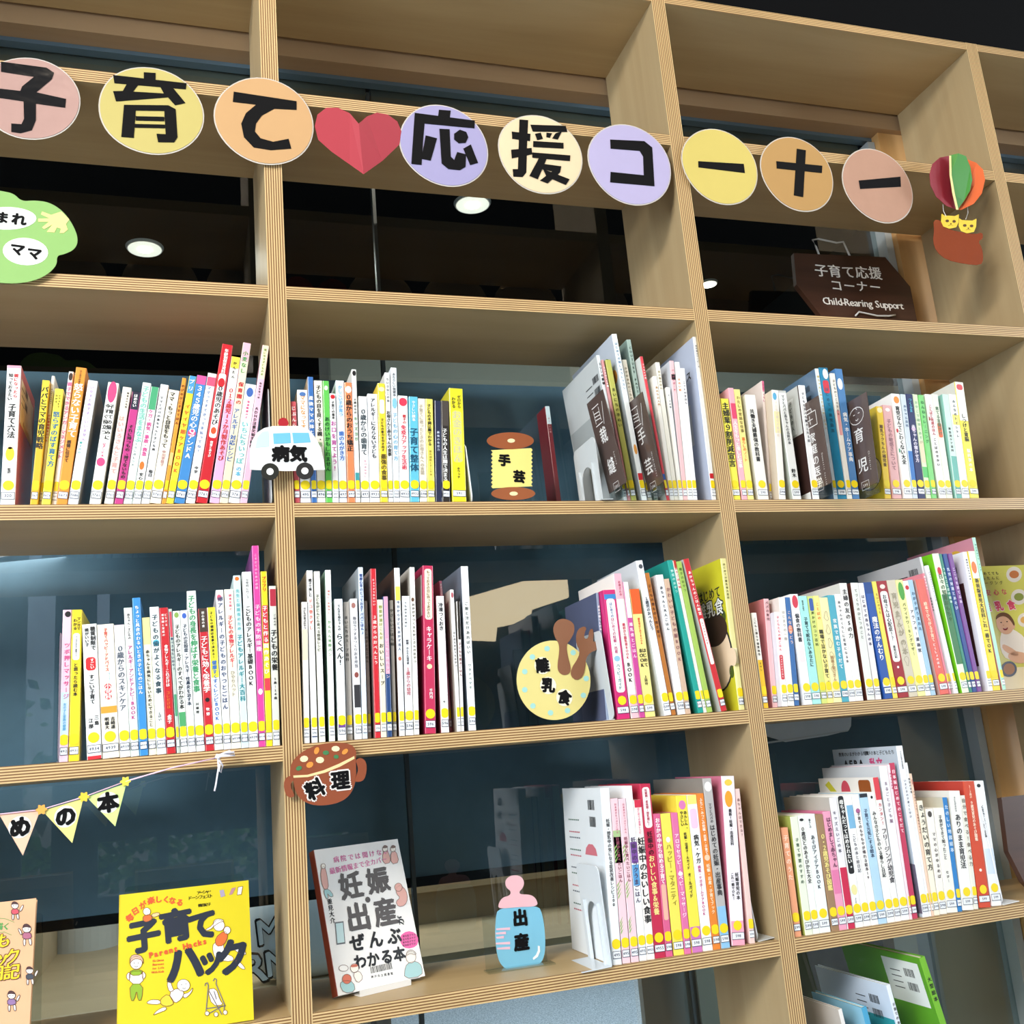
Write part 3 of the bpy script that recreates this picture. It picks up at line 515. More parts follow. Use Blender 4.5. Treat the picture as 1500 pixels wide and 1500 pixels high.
 (797,45,757,222,'#f2dc28','子どもと作る製作あそび','T W|.2|.6|.5|.6;b #d63c4c|.2|.42;t プリプリ|R|.03|.12|.5|.6;b #d8404c|.62|.69;n 3761'),
 (843,50,815,322,'#dcdfd8','子どもの栄養','T K|.28|.54|.5|.72;b #b83248|.02|.13;t ごはんの|K|.18|.27|.7|.25;t ５歳〜１４歳|K|.58|.8|.5|.3;n 4939'),
]),
((430,820,5.357,4),'middle shelf, centre bay','596',[
 (80,48,62,333,'#eceae8','子どもが喜ぶおやつ','T #45403c|.04|.2;b #efe4c0|.2|.42;n 596'),
 (143,48,103,85,'#f2f2f2','デコ巻きずし','T #e07c6c|.17|.38|.5|.5;t 親子で楽しむ|K|.05|.16|.5|.42;b #2d5f9c|.93|.97;n 596'),
 (203,48,160,92,'#e8e8dc','子どもがどんどん食べる野菜レシピ','T #54584a|.14|.48|.45|.42;n 596'),
 (281,46,248,82,'#f0f1ec','かんたん米粉パン','T #6a9c66|.3|.6|.5|.45;t 卵なし・牛乳なし|#d06a5c|.12|.3|.5|.3;p2 #94c83c|.875|.905;c #86a898;n 596'),
 (352,64,322,310,'#eef3f6','らくべん！','T K|.25|.48|.5|.72;t てんきち母ちゃんの|K|.04|.23|.5|.3;p2 #7a4c9c|.885|.925;n 596'),
 (420,46,393,333,'#b5b0aa','まいにちのスープ百科','T #3c3a38|.1|.62|.4|.45;n 596;s10'),
 (485,56,445,307,'#f1f2f4','毎日ラクするつくりおき弁当','T #76767e|.13|.5|.5|.4;o #8c4a44|.5|.55|.3|.02;p2 #38383c|.62|.78;o #a8726a|.4|.05|.3|.02;n 596'),
 (541,40,505,60,'#d8e6f6','栗原心平のとっておき「パパごはん」','T #1f3f86|.04|.4|.5|.55;c #aab2ba;n 596;s0'),
 (584,28,552,325,'#a79c94','だしのきいたごはん','T #5a4c44|.2|.7;n 596;s12'),
 (640,46,603,72,'#cf2a36','３歳からのおべんとう','T #fbe9e4|.28|.58|.5|.5;t じょうずでかわいい|W|.06|.26|.5|.3;c #a8928e;n 596;B'),
 (687,46,655,315,'#f0e7cd','おいしいスープ','T #30302c|.32|.64|.5|.6;t 野菜が溶けこんだ|#8a9a3c|.04|.3|.5|.45;n 596'),
 (736,40,697,290,'#2b4a7c','子どもと作れるパン','T #f0d6e0|.3|.7|.5|.5;b #dfa6c2|0|.56;n 596'),
 (778,34,750,320,'#bdb8b0','やさしいごはん帖','T #4a4640|.06|.7;n 596;s8'),
]),
((560,820,5.556,4),'middle shelf, centre bay','596',[
 (140,46,97,68,'#f0f4f8','今日から子どもおかず名人','T #35486c|.2|.52|.5|.42;b #f2e25c|.115|.2;o #c9705c|.5|.55|.28|.012;c #4f372a;n 596'),
 (190,68,160,298,'#ecf1f6','時間・かんたん幼児食','T #3c3c44|.32|.5|.5|.42;t １歳からの幼児|#c0606c|.52|.72|.5|.4;t うちの子のために|K|.04|.28|.4|.22;n 596'),
 (260,42,217,62,'#eeece4','おかげすつくるたかこさんのおやつ','T #3c3a36|.22|.78|.5|.42;o #6a4c3c|.4|.2|.3|.012;p2 #a8cf4c|.885|.915;c #c9c5bc;n 596'),
 (350,88,328,52,'#c4325a','キャラケーキ','T #fbe8ee|.37|.58|.5|.6;p #f3ead4|.02|.33;t もっておきの日に作ってあげたい|#8a6a44|.03|.32|.5|.28;o #f0d8b0|.5|.61|.25|.015;t 千円均|W|.74|.8|.6|.25;c #a82850;n 596'),
 (482,64,440,298,'#f0efee','冷凍つくおき','T #2c3038|.05|.26|.5|.45;t 竹|K|.77|.79|.5|.2;c #a8606c;n 596'),
 (548,16,462,172,'#e28aa8','離乳食のきほん','T W|.02|.1;s30;n 596'),
 (588,44,530,245,'#f0f0ee','はじめてのおうちおやつ','T #38342e|.3|.66|.5|.48;o #b8626c|.5|.04|.35|.02;c #b9b4a8;n 596'),
 (633,32,598,340,'#ebe9e6','子どもも喜ぶごはん','T #8a3a44|.32|.72;b #26221f|0|.3;n 596'),
 (706,60,640,55,'#f1f3f3','ご飯と汁だけあればいい','T #56605e|.22|.56|.5|.36;t ワタナベマキ|#5a7a72|.6|.78|.5|.32;c #6e7886;d .19;n 596'),
]),
((850,800,5.769,4),'middle shelf, beside plate sign','598',[
 (225,18,135,395,'#8d9bb4','産後の暮らしの本','T W|.1|.6;c #59607c;n 598;k;s20;u;d .16'),
 (318,105,192,372,'#cf2a74','はじめての妊娠・出産','T #b83a72|.22|.5|.5|.42;p W|.07|.8;b #3a86c8|.035|.075;t はじめての|#2c5f9c|.1|.22|.5|.24;t ハッピーガイド|#2c6f7c|.58|.78|.5|.26;o #8cc0d8|.5|.54|.25|.022;n 598;x1'),
 (432,68,275,235,'#f6efe9','最初から離乳食BOOK','T #c83a5c|.35|.6|.5|.58;b #eeb4c4|0|.18;b #f2c0cc|.84|1;t お母さんの|#b0405c|.05|.16|.6|.25;t BOOK|K|.62|.76|.5|.6;n 598'),
 (505,46,355,305,'#c94a98','離乳食とごはん','T #f8dcec|.3|.75|.5|.5;b #f0efed|0|.27;c #e6e4e2;n 599'),
 (552,86,415,365,'#f0e28c','離乳食はじめてBOOK','T #d8502c|.23|.44|.55|.6;b #e0602c|0|.2;t はじめて|K|.47|.62|.7|.3;t BOOK|K|.47|.62|.35|.35;t 上田玲|K|.68|.76|.5|.22;n 599'),
 (715,58,470,125,'#eceef2','１歳児のおべんとう','T #3c4450|.24|.46|.5|.4;c #d2d6dc;o #4c5058|.55|.04|.3|.015;n 599;h2'),
 (773,40,540,230,'#b8722e','子どもの煮ものと焼き菓子','T #5a2c12|.08|.72|.5|.5;n 599'),
 (830,62,640,245,'#f0f1f3','赤ちゃんと大人ごはん','T #2f3440|.08|.44|.45|.32;c #d8dade;n 598'),
 (892,46,690,280,'#d2b49c','かわいい子どもの服BOOK','T #8a5a5c|.06|.78|.5|.55;n 598'),
 (1000,45,735,122,'#1ea094','野菜のおやつ','T #bfeee6|.06|.24|.5|.4;c #1c8f86;n 599;d .19'),
 (1047,26,765,125,'#ece7dc','手作りごはん帖','T #c4302c|.02|.24;b #c8392e|0|.05;n 599'),
 (1075,46,790,135,'#a4c45c','親子のおやつ','T #55772a|.04|.4|.5|.4;n 599'),
 (1195,48,872,112,'#c92c34','あかちゃんのごはん教室','T #fbf3ee|.08|.38|.5|.42;p W|.4|.7;t たべるのだいすき|#c8404c|.42|.68|.5|.26;c #c6c8cc;n 598;d .17'),
 (1345,48,1185,105,'#eeeaa6','はじめての離乳食大百科','T #6a6c34|.03|.6|.5|.3;c #ccc62c;p2 #f6f2d0|.6|.7;n 598;d .20;h3'),
]),
((1085,830,6.976,4),'middle shelf, right bay','598',[
 (232,55,108,475,'#f0ece2','こどもと暮らす春夏秋冬','T #4a443c|.05|.46|.5|.35;b #f0c02c|.5|1;t ミサン|K|.52|.66|.5|.3;n 598'),
 (330,52,237,332,'#f2c4ca','パパの育児','T #7a4a50|.02|.3|.5|.4;s16;c #d8848c;n 598'),
 (398,74,270,470,'#f1eff1','子どもたちの朝ごはん','T #d8485c|.04|.42|.5|.36;p #d03c48|.46|.72;t きょうだいのごはん|W|.47|.71|.5|.22;c #cfd2da;n 598'),
 (488,64,345,318,'#eeece6','はじまりの一冊','T #b0a8a4|.12|.5|.5|.35;n 598;c #e2dcd6'),
 (553,50,415,318,'#3c6ca8','こんなときどう','T #f0d0c0|.12|.5|.5|.5;o #e88c6c|.5|.3|.45|.04;n 598'),
 (655,82,480,285,'#f3f2f2','偏食の教科書','T #31343c|.18|.44|.5|.5;o #d03c50|.5|.07|.36|.06;p #f6dfe0|.46|.62;n 598'),
 (738,90,560,305,'#a6e2de','子育てで眠れないあなたに','T #28484c|.2|.66|.5|.4;t 毎日がんばる|K|.04|.14|.4|.16;n 598'),
 (830,62,680,305,'#d2dc7c','声かけのコツ百科','T #4c5c28|.14|.7|.5|.36;p #3c5ca8|.02|.14;n 598'),
 (893,58,735,300,'#f2e68c','職場で泣かない子育て。','T #2e2a20|.32|.82|.5|.55;t ことばの|O|.06|.28|.5|.4;n 598'),
 (952,86,782,320,'#f2e6b0','線画子育てさん','T #b08a5c|.56|.8|.5|.3;n 598;w'),
 (1040,72,868,295,'#4ca6bc','家族で読む子そだて','T W|.22|.7|.5|.42;n 598'),
 (1113,66,942,285,'#f0efec','赤ちゃんのくらしに花束になる本','T #4c4c50|.06|.7|.5|.32;n 598'),
 (1180,76,990,172,'#f1f0ec','主婦の友のSの力','T #2c2c30|.05|.48|.5|.5;c #d6d6d2;n 598;d .17'),
 (1300,76,1125,168,'#e3e6e0','てづくりのひとつのこと','T #6c7068|.05|.5|.5|.3;c #5a2a22;n 598;d .02'),
 (1382,60,1190,170,'#eceaf0','はじめての赤ちゃんの本','T #4a4458|.1|.55|.5|.4;n 598'),
]),
((1260,780,5.77,4),'middle shelf, right bay','598',[
 (213,68,5,425,'#2654a4','魔法のかんむり','T W|.3|.68|.5|.5;b #1c4488|0|.1;b W|.86|.9;n 598'),
 (283,38,48,420,'#f0dc5c','えいごのうた','T #8a6a2c|.1|.6|.5|.4;n 598'),
 (325,90,88,418,'#9c1f2a','お母さんは心配症！？','T K|.12|.52|.5|.42;p W|.09|.7;t 育児日記|K|.56|.67|.5|.3;o #f0d8d0|.5|.05|.25|.02;o W|.5|.745|.1|.01;n 598;x1'),
 (418,74,168,412,'#d2c9b4','育児まんがの本','T #a09880|.1|.66|.5|.5;w;n 598'),
 (495,62,250,408,'#eeeaa0','バツイチワーキングマザー','T #5a6430|.2|.66|.5|.34;o #4aa03c|.5|.1|.38|.08;n 598'),
 (558,44,325,415,'#f0f0f0','アラフォー漫画家','T #3a3c4c|.25|.72|.5|.5;o R|.5|.06|.35|.02;n 598'),
 (604,40,375,405,'#a8cbe2','わが子がうまれた','T #2c4c74|.1|.7|.5|.5;n 598;c #b0c8d8'),
 (682,72,470,400,'#e2685c','絵本でひろがる子育て','T #fbe6c8|.2|.55|.5|.45;t どくしょのほん|W|.56|.78|.5|.22;c #c9a29c;n 598'),
 (757,16,497,350,'#e08898','親子のほん','T W|.02|.2;n 598;d .15'),
 (775,16,500,208,'#dcdcde','幼児食大全','T K|.3|.7;c #b4b6ba;n 599;d .20;s6'),
 (793,34,540,280,'#eeedf2','どうするトイレトレーニング','T #3c3c48|.05|.6|.5|.4;n 599'),
 (868,56,610,180,'#e9efd8','日々の知育おもちゃ','T #2c5a28|.15|.5|.5|.5;o R|.5|.13|.3|.03;c #76c81e;n 379;d .16;b #3f7a4c|.3|.8'),
 (926,26,660,182,'#3d8a76','うたとことばの絵本','T #d8f0e8|.1|.7;n 379'),
 (954,38,697,182,'#2c4a8c','乳児の発達とあそび','T #d4dcf2|.1|.7|.5|.5;n 379'),
 (994,38,742,180,'#7a4a94','こころを育てる本','T #e6d2ee|.1|.7|.5|.5;n 379'),
 (1090,36,868,165,'#f0f1f4','保育おもちゃの本','T K|.05|.8|.5|.3;c #eceef2;d .17;n 379;h4'),
 (1127,62,908,160,'#f2d83c','新装版育児大百科これ一冊でOK','T K|.2|.74|.5|.42;o O|.45|.12|.35|.045;b #f3efe4|0|.2;b #f0c8b8|.0|.0;n 379'),
 (1208,28,930,45,'#b2e4d0','かんたんフリージング','T #2c7a62|.04|.7|.5|.4;c #c98a9c;d .20;n 596;h5'),
]),
((815,1130,4.918,5),'lower shelf, centre bay','598',[
 (408,66,318,125,'#eef2f4','妊娠・授乳中の気になる症状改善レシピ200','T #4a4a4c|.18|.68|.55|.34;c #e4eaee;n 495;d .185;h6'),
 (478,58,378,200,'#f0cdd6','妊娠中に食べたいごはん','T #8a4458|.24|.52|.55|.34;t 日本初のたっぷりごはん|#c06a80|.03|.22|.6|.2;b #a8c48c|.2|.4;b #eccad4|.24|.4;n 495;leaf'),
 (541,56,440,200,'#f0cdd6','妊娠中に食べたいごはん','T #8a4458|.24|.52|.55|.34;t 日本初のたっぷりごはん|#c06a80|.03|.22|.6|.2;n 495;leaf;c #3a2a30'),
 (600,54,490,108,'#eef1f4','妊娠中のラクうまごはん','T #4c3c5c|.3|.68|.5|.5;b #7a4c9c|.33|.45;b #5c9cd0|.46|.58;n 495'),
 (655,56,540,210,'#f3ece6','妊娠中のおいしい食事','T K|.24|.78|.5|.85;b #d0304c|0|.05;t はじめての食事レシピ|#e07c9c|.05|.22|.5|.25;n 4955'),
 (712,78,598,95,'#c02a4c','おいしい食事＆栄養','T #f2dc8c|.42|.76|.5|.5;p #f6e8ea|.02|.26;t 妊娠期・産後期・授乳期に！|#b02848|.03|.25|.5|.26;t 妊娠中の|#3c0c18|.28|.42|.5|.55;n 4955;x1'),
 (792,50,690,310,'#d8608c','おなかの中から始める子育て','T W|.03|.5|.5|.5;p #e8b4a0|.5|.75;n 598'),
 (848,76,730,310,'#efe05c','ハッピー・マタニティ','T #9c8c34|.22|.66|.5|.48;n 598;o W|.5|.19|.2|.02;c #b8a868'),
 (926,48,795,305,'#dd72a4','アロマセラピー＆ベビーマッサージ','T #fbe8f0|.15|.75|.5|.5;n 598;o W|.5|.44|.35|.015'),
 (978,78,840,183,'#f1e04c','妊娠・出産オールガイド','T K|.24|.48|.5|.62;t オールガイド|#3a3424|.5|.66|.5|.3;t あんしん、|K|.1|.22|.7|.28;t やさしい|K|.1|.2|.35|.28;o #d87ab4|.5|.06|.32|.03;b #cc78bc|.84|1;n 598;x1'),
 (1058,72,912,178,'#f3f2f0','病気・ケガホームケアBOOK','T #c03c84|.46|.78|.5|.68;t 病気・ケガ|K|.26|.45|.5|.55;b #efe27a|0|.06;p #f0c8e0|.09|.22;n 598'),
 (1132,54,985,165,'#e58430','ふたご・みつごの妊娠・出産・子育て','T #fdf3e2|.03|.4|.5|.7;t 妊娠・出産・子育てブック|#fbe8c8|.46|.78|.5|.35;o #f8c8a8|.5|.42|.35|.02;n 598'),
 (1187,66,1050,55,'#b7b4b2','はじめての妊娠・出産事典','T #303034|.28|.7|.5|.5;t ママとパパの|#4a4a4e|.15|.27|.5|.35;o #f0f0ee|.5|.05|.4|.03;b #8cc0e4|.76|1;n 598;c #8f8b84;d .20'),
 (1267,94,1190,42,'#efe9f0','最新！妊娠・出産百科','T K|.2|.42|.5|.55;o #e8a02c|.45|.14|.3|.05;t 妊娠育児の本|K|.58|.74|.7|.22;t これ一冊でOK！|K|.58|.74|.35|.22;o #e8c84c|.5|.04|.3|.02;b #f2a6bc|.86|1;c #d87a94;d .18;n 598;x1'),
 (1396,38,1265,130,'#e9ccc6','赤ちゃんはできる？','T #8c5c5c|.06|.7|.5|.4;n 598;s4'),
]),
((1130,1130,5.768,5),'lower shelf, right bay','599',[
 (195,62,78,480,'#eda47c','子育てのうた','T #fbe2cc|.06|.7|.5|.5;n 599'),
 (290,62,160,385,'#e6ecd8','子育て学習のすすめ','T #3c5c44|.18|.58|.5|.34;c #a8b85c;n 599'),
 (353,58,218,375,'#eff1ea','０歳児とのあそびかた大全','T #2c2c30|.1|.58|.5|.62;o K|.5|.04|.3|.012;n 599'),
 (413,90,275,368,'#eef4f4','あそびアイデアBOOK','T #3a3f48|.18|.64|.5|.4;t 暮らしの|K|.04|.12|.4|.18;n 599'),
 (514,62,350,370,'#9c7c5c','０・２歳児あそび図鑑','T #f4e48c|.17|.66|.55|.6;n 599'),
 (578,66,415,345,'#eaa0bc','はじめまして赤ちゃん','T #5a2c48|.05|.48|.6|.5;b #e07ca8|.5|.7;n 599;c #d878a0'),
 (648,62,490,225,'#eae7ec','キッズえいごの本','T #5a5a6c|.1|.46|.4|.34;b #c8284c|.54|1;c #bcb8b2;n 599;d .15'),
 (712,70,528,215,'#f2f2f0','母ちゃんだってほめられたい。','T W|.03|.56|.5|.58;p K|.0|.6;o #e8e0a0|.5|.72|.35|.04;t よしだ|K|.78|.82|.5|.25;n 599'),
 (784,60,603,205,'#f0efee','こどもの本と絵日記','T #6c6c74|.3|.6|.5|.34;p2 #7cb4d8|.08|.26;n 599'),
 (845,62,660,200,'#f2f1ed','子育てのもやもやが晴れる絵本19','T #4a3c44|.14|.66|.5|.34;o #a85c8c|.5|.13|.3|.02;n 599'),
 (908,72,720,195,'#b4d6ee','子育てを元気にする絵本','T #3a4a64|.12|.5|.5|.38;b #262a34|0|.03;n 599'),
 (985,62,805,180,'#f1f1ec','みんなの子どものいる暮らし日記','T K|.15|.66|.5|.4;o K|.5|.04|.15|.012;n 599;s2'),
]),
((1280,1080,5,5),'lower shelf, right bay','599',[
 (158,46,-12,297,'#efecea','フリージング幼児食','T #38343a|.36|.74|.5|.62;b #d8404c|0|.16;t カンタン！|#c8404c|.18|.34|.5|.4;n 599;c #e8e4e0;d .17;h7'),
 (205,60,40,215,'#f0f1f2','まるごと子ども服','T #8a6c84|.1|.55|.5|.3;n 599;c #cbd0d6;d .18'),
 (266,18,80,205,'#f0d8e0','赤ちゃん語典','T #c04870|.05|.7;n 599;d .18'),
 (285,40,102,192,'#c43c5c','日本版はじめてのこそだて','T #fbe4ea|.04|.8|.5|.45;c #c8ccd4;n 599;d .18'),
 (362,46,165,65,'#eef0f4','AERAの教育と中学受験特集','T K|.03|.14|.5|.6;t いまどきの子育てと学び|#5a5a6c|.2|.7|.5|.26;c #bcc8d4;n 599;d .20;h8;T2 x|x|K|0|0'),
 (409,16,205,190,'#f1f1ef','教室の言葉','T #5a5a5c|.1|.6;n 599'),
 (426,18,240,270,'#eccbb4','いちばんハッピーな育児BOOK','T #8a4c3c|.12|.74|.5|.6;o #c88a7c|.5|.06|.35|.02;n 599'),
 (446,40,318,468,'#f2ecd8','きょうだいの育て方','T #33302a|.03|.62|.5|.72;n 599'),
 (488,50,385,530,'#f1ede6','ママの心がゆるめば','T #5a524c|.22|.74|.6|.34;o #4a4440|.4|.05|.3|.03;n 598'),
 (541,76,440,525,'#f0eee6','子供ができて知ったこと','T #3c3a38|.07|.5|.5|.24;t むぴー|K|.6|.74|.5|.18;n 599'),
 (619,32,490,445,'#2f80c4','たのしい地図絵本','T #cfe4f4|.06|.6;n 599;c #c2bfae'),
 (655,78,553,400,'#f2f1ec','ありのまま育児法','T #2c2c30|.2|.66|.5|.5;t 子どもがのびる|S|.05|.18|.4|.18;c #e2e2dc;n 599;d .12'),
 (735,34,622,430,'#e9e7dc','自分で食べる！食べる力','T #7a7060|.02|.66|.5|.6;n 599'),
 (777,82,650,330,'#cf4a2c','９歳児育児のあそび図鑑','T #fbe4cc|.16|.48|.5|.28;t １〜３歳の|#f4d0b4|.03|.14|.5|.22;o #f8e8d8|.5|.71|.12|.012;c #b83c30;n 599;d .15'),
 (868,70,730,325,'#eef0f2','くまのこそだて日記','T #2c3038|.2|.46|.45|.36;o K|.4|.04|.2|.015;b #d4e2f0|.55|.75;n 599'),
]),
]
def parse(o):
    r = dict(T=None, T2=None, t=[], b=[], o=[], p=[], c=None, n=None, s=None, d=None, f=set())
    for q in o.split(';'):
        q = q.strip()
        if not q: continue
        if q[:3] == 'T2 ': r['T2'] = q[3:].split('|')
        elif q[:2] == 'T ': r['T'] = q[2:].split('|')
        elif q[:2] == 't ': r['t'].append(q[2:].split('|'))
        elif q[:2] == 'b ': r['b'].append(q[2:].split('|'))
        elif q[:2] == 'o ': r['o'].append(q[2:].split('|'))
        elif q[:3] == 'p2 ': r['b'].append(q[3:].split('|'))
        elif q[:2] == 'p ': r['p'].append(q[2:].split('|'))
        elif q[:2] == 'c ': r['c'] = q[2:]
        elif q[:2] == 'n ': r['n'] = q[2:]
        elif q[:2] == 'd ': r['d'] = float(q[2:])
        elif q[0] == 's' and q[1:].isdigit(): r['s'] = int(q[1:]) / 1000
        else: r['f'].add(q)
    return r
warm(''.join(b[5] + b[6] for r in ROWS for b in r[3]) + '0123456789QA|！？')
PAGE = mat('#e8e2d2', .8, 0, .08); STK = mat('#f0d414', .5, 0, .03, 0, 'sticker'); LBW = mat('#e9edf0', .5, 0, 0, 0, 'label'); LBN = mat('#2c3350', .5, 0, 0, 0, 'frame')
LIFT = dict(b=.00012, p=.00024, o=.00034, t=.00046, s=.0006)
def vtext(mb, B, s, color, w, h, y0, y1, xc, size, fixed=None):
    s = s.replace('ー', '|').replace('〜', '|')
    n = len(s); span = (y1 - y0) * h
    sz = min(size * w * 1.34, w * .98, span / n * 1.04) if not fixed else fixed
    step = span / n; step = min(step, sz * 1.35)
    m = mat(col(color), .5, 0, 0)
    top = h - y0 * h
    for i, ch in enumerate(s):
        cz = top - step * (i + .5); sm = ch in 'ぁぃぅぇぉっゃゅょァィゥェォッャュョ、。'
        mb.text(ch, B, -w / 2 + xc * w + (.1 * sz if sm else 0), cz + (.1 * sz if sm else 0), sz, m, LIFT['t'], .036)
BOOKN = []
def disc_clip(cx, cz, r, hw, n=20):
    return [(max(-hw, min(hw, cx + r * math.cos(2 * math.pi * i / n))), cz + r * math.sin(2 * math.pi * i / n)) for i in range(n)]
def make_book(x0, w, h, tilt, zs, ys, depth, sc, cc_, title, O, call, label, group, root_name='book'):
    # local frame: origin at the spine's bottom centre, x across the spine, y into the shelf, z up; the root leans by 'tilt'
    px = x0 if tilt < 0 else x0 + w
    c, s = math.cos(tilt), math.sin(tilt)
    # origin so that the lowest corner touches the shelf
    ox = px + (w / 2) * c * (1 if tilt < 0 else -1); oz = zs + (w / 2) * abs(s)
    if tilt < 0: ox = x0 + (w / 2) * c
    else: ox = x0 + w - (w / 2) * c
    root = empty(root_name, (ox, ys, oz + .0002), (0, tilt, 0)); tag(root, label, 'book', group)
    def link(mb, nm, smooth=False):
        o = mb.build(nm, root, smooth); return o
    hw = w / 2; t = min(.0016, w * .22); e = min(.0012, hw * .5)
    # cover: back, spine (rounded edges), front
    prof = [(-hw, depth), (-hw, e * 1.2), (-hw + e * .35, e * .35), (-hw + e, 0), (hw - e, 0), (hw - e * .35, e * .35), (hw, e * 1.2), (hw, depth)]
    inn = [(hw - t, depth), (hw - t, e + t), (-hw + t, e + t), (-hw + t, depth)]
    pp = prof + inn; n = len(pp); mb = MB(); ms = mat(col(sc), .42, CARDS); mc = mat(col(cc_), .42, CARDS)
    vs = [(p[0], p[1], 0) for p in pp] + [(p[0], p[1], h) for p in pp]
    quads = [(i, (i + 1) % n, n + (i + 1) % n, n + i) for i in range(n)]
    mb.add(vs, [quads[i] for i in (1, 2, 3, 4, 5)], ms); mb.add(vs, [quads[i] for i in (0, 6, 7, 8, 9, 10, 11)], mc)
    capb = [(7, 6, 9, 8), (6, 5, 4, 3, 2, 1, 10, 9), (1, 0, 11, 10)]
    mb.add(vs, [tuple(f[::-1]) for f in capb][::1], ms); mb.add(vs, [tuple(n + i for i in f) for f in capb], ms)
    link(mb, 'cover')
    mb = MB(); mb.box((-hw + t * 1.02, e + t * 1.05, .002), (hw - t * 1.02, depth - .003, h - .0022), PAGE); link(mb, 'page_block')
    B = basis((0, 0, 0)); fw = hw - e * .6
    if O['b'] or O['p'] or O['o'] or 'leaf' in O['f'] or 'w' in O['f']:
        mb = MB()
        for q in O['b']:
            y0, y1 = float(q[1]), float(q[2])
            if y1 > y0: mb.prism([(-fw, h * (1 - y1)), (fw, h * (1 - y1)), (fw, h * (1 - y0)), (-fw, h * (1 - y0))], 0, mat(col(q[0]), .42, CARDS), B, LIFT['b'])
        for q in O['p']:
            y0, y1 = float(q[1]), float(q[2]); f2 = fw * .74
            mb.prism(rrect(-f2, h * (1 - y1), f2, h * (1 - y0), f2 * .7), 0, mat(col(q[0]), .42, CARDS), B, LIFT['p'])
        for q in O['o']:
            x, y, rx, ry = map(float, q[1:5]); mb.prism([(max(-fw, min(fw, p[0])), p[1]) for p in circ(-hw + x * w, h * (1 - y), rx * w, ry * h, 16)], 0, mat(col(q[0]), .45, 0), B, LIFT['o'])
        if 'leaf' in O['f']:
            for z0, k in ((.38, 1), (.17, .8), (.6, 1.1)):
                for j in range(4): mb.prism([(-fw, h * z0 + j * .006 * k), (-fw + .007 * k, h * z0 + .012 * k + j * .006), (-fw, h * z0 + .004 + j * .006 * k)], 0, mat('#86b860', .5), B, LIFT['o'])
        if 'w' in O['f']:
            rn = random.Random(int(w * 1e6))
            for j in range(5):
                cz = h * (.3 + .13 * j); stroke([(fw * .8 * math.cos(a) * (.6 + .3 * math.sin(3 * a + j)), cz + .009 * math.sin(a)) for a in [k * .7 for k in range(10)]], .0006, B, mb, mat('#8a7c64', .5, 0, 0), LIFT['o'])
        link(mb, 'spine_print')
    mb = MB()
    if O['T2']:
        if O['T2'][0] != 'x':
            vtext(mb, B, O['T2'][0], O['T2'][2], w, h, float(O['T2'][3]), float(O['T2'][4]), .68, .36); vtext(mb, B, O['T2'][1], O['T2'][2], w, h, float(O['T2'][3]), float(O['T2'][4]) - .04, .3, .36)
    if O['T'] and title:
        q = O['T']; vtext(mb, B, title, q[0], w, h, float(q[1]), float(q[2]), float(q[3]) if len(q) > 3 else .5, float(q[4]) if len(q) > 4 else .62)
    for q in O['t']: vtext(mb, B, q[0], q[1], w, h, float(q[2]), float(q[3]), float(q[4]) if len(q) > 4 else .5, float(q[5]) if len(q) > 5 else .4)
    if mb.v: link(mb, 'spine_title')
    if 'k' not in O['f'] or title == 'お金のきほん':
        mb = MB()
        mb.prism([(-fw, .009), (fw, .009), (fw, .0200), (-fw, .0200)], 0, LBW, B, LIFT['s'])
        for z in (.0090, .0194): mb.prism([(-fw, z), (fw, z), (fw, z + .0008), (-fw, z + .0008)], 0, LBN, B, LIFT['s'] + .0001)
        if w > .010:
            for x in (-fw, fw - .0007): mb.prism([(x, .009), (x + .0007, .009), (x + .0007, .0202), (x, .0202)], 0, LBN, B, LIFT['s'] + .0001)
        k = min(.0062, 2 * fw / (len(call) * .56 + .3))
        for i, ch in enumerate(call): mb.text(ch, B, (i - (len(call) - 1) / 2) * k * .56, .0146, k, LBN, LIFT['s'] + .0001, .02)
        lb = link(mb, 'call_number_label'); lb['label'] = 'white call number sticker with dark blue frame'
    if 'k' not in O['f']:
        mb = MB(); r = .0076; mb.prism(disc_clip(0, .0305, r, fw), 0, STK, B, LIFT['s']); lb = link(mb, 'yellow_sticker'); lb['label'] = 'round yellow sticker'
    return root, depth
def cover_face(root, w, depth, h):        # basis on the back cover, seen from the left; x grows towards the spine
    return root, basis((-w / 2 - .0003, depth, 0), (0, -1, 0), (0, 0, 1))
def bars(mb, B, x0, z0, x1, z1, m, lift, vertical=True, n=14, seed=1):
    rn = random.Random(seed); L = (x1 - x0) if vertical else (z1 - z0); t = 0
    while t < 1:
        wv = rn.choice((.02, .035, .05)); a, b = t, min(1, t + wv)
        if vertical: mb.prism([(x0 + L * a, z0), (x0 + L * b, z0), (x0 + L * b, z1), (x0 + L * a, z1)], 0, m, B, lift)
        else: mb.prism([(x0, z0 + L * a), (x1, z0 + L * a), (x1, z0 + L * b), (x0, z0 + L * b)], 0, m, B, lift)
        t = b + rn.choice((.02, .03, .045))
SPECIAL = {}
used_labels = {}
seen = {}
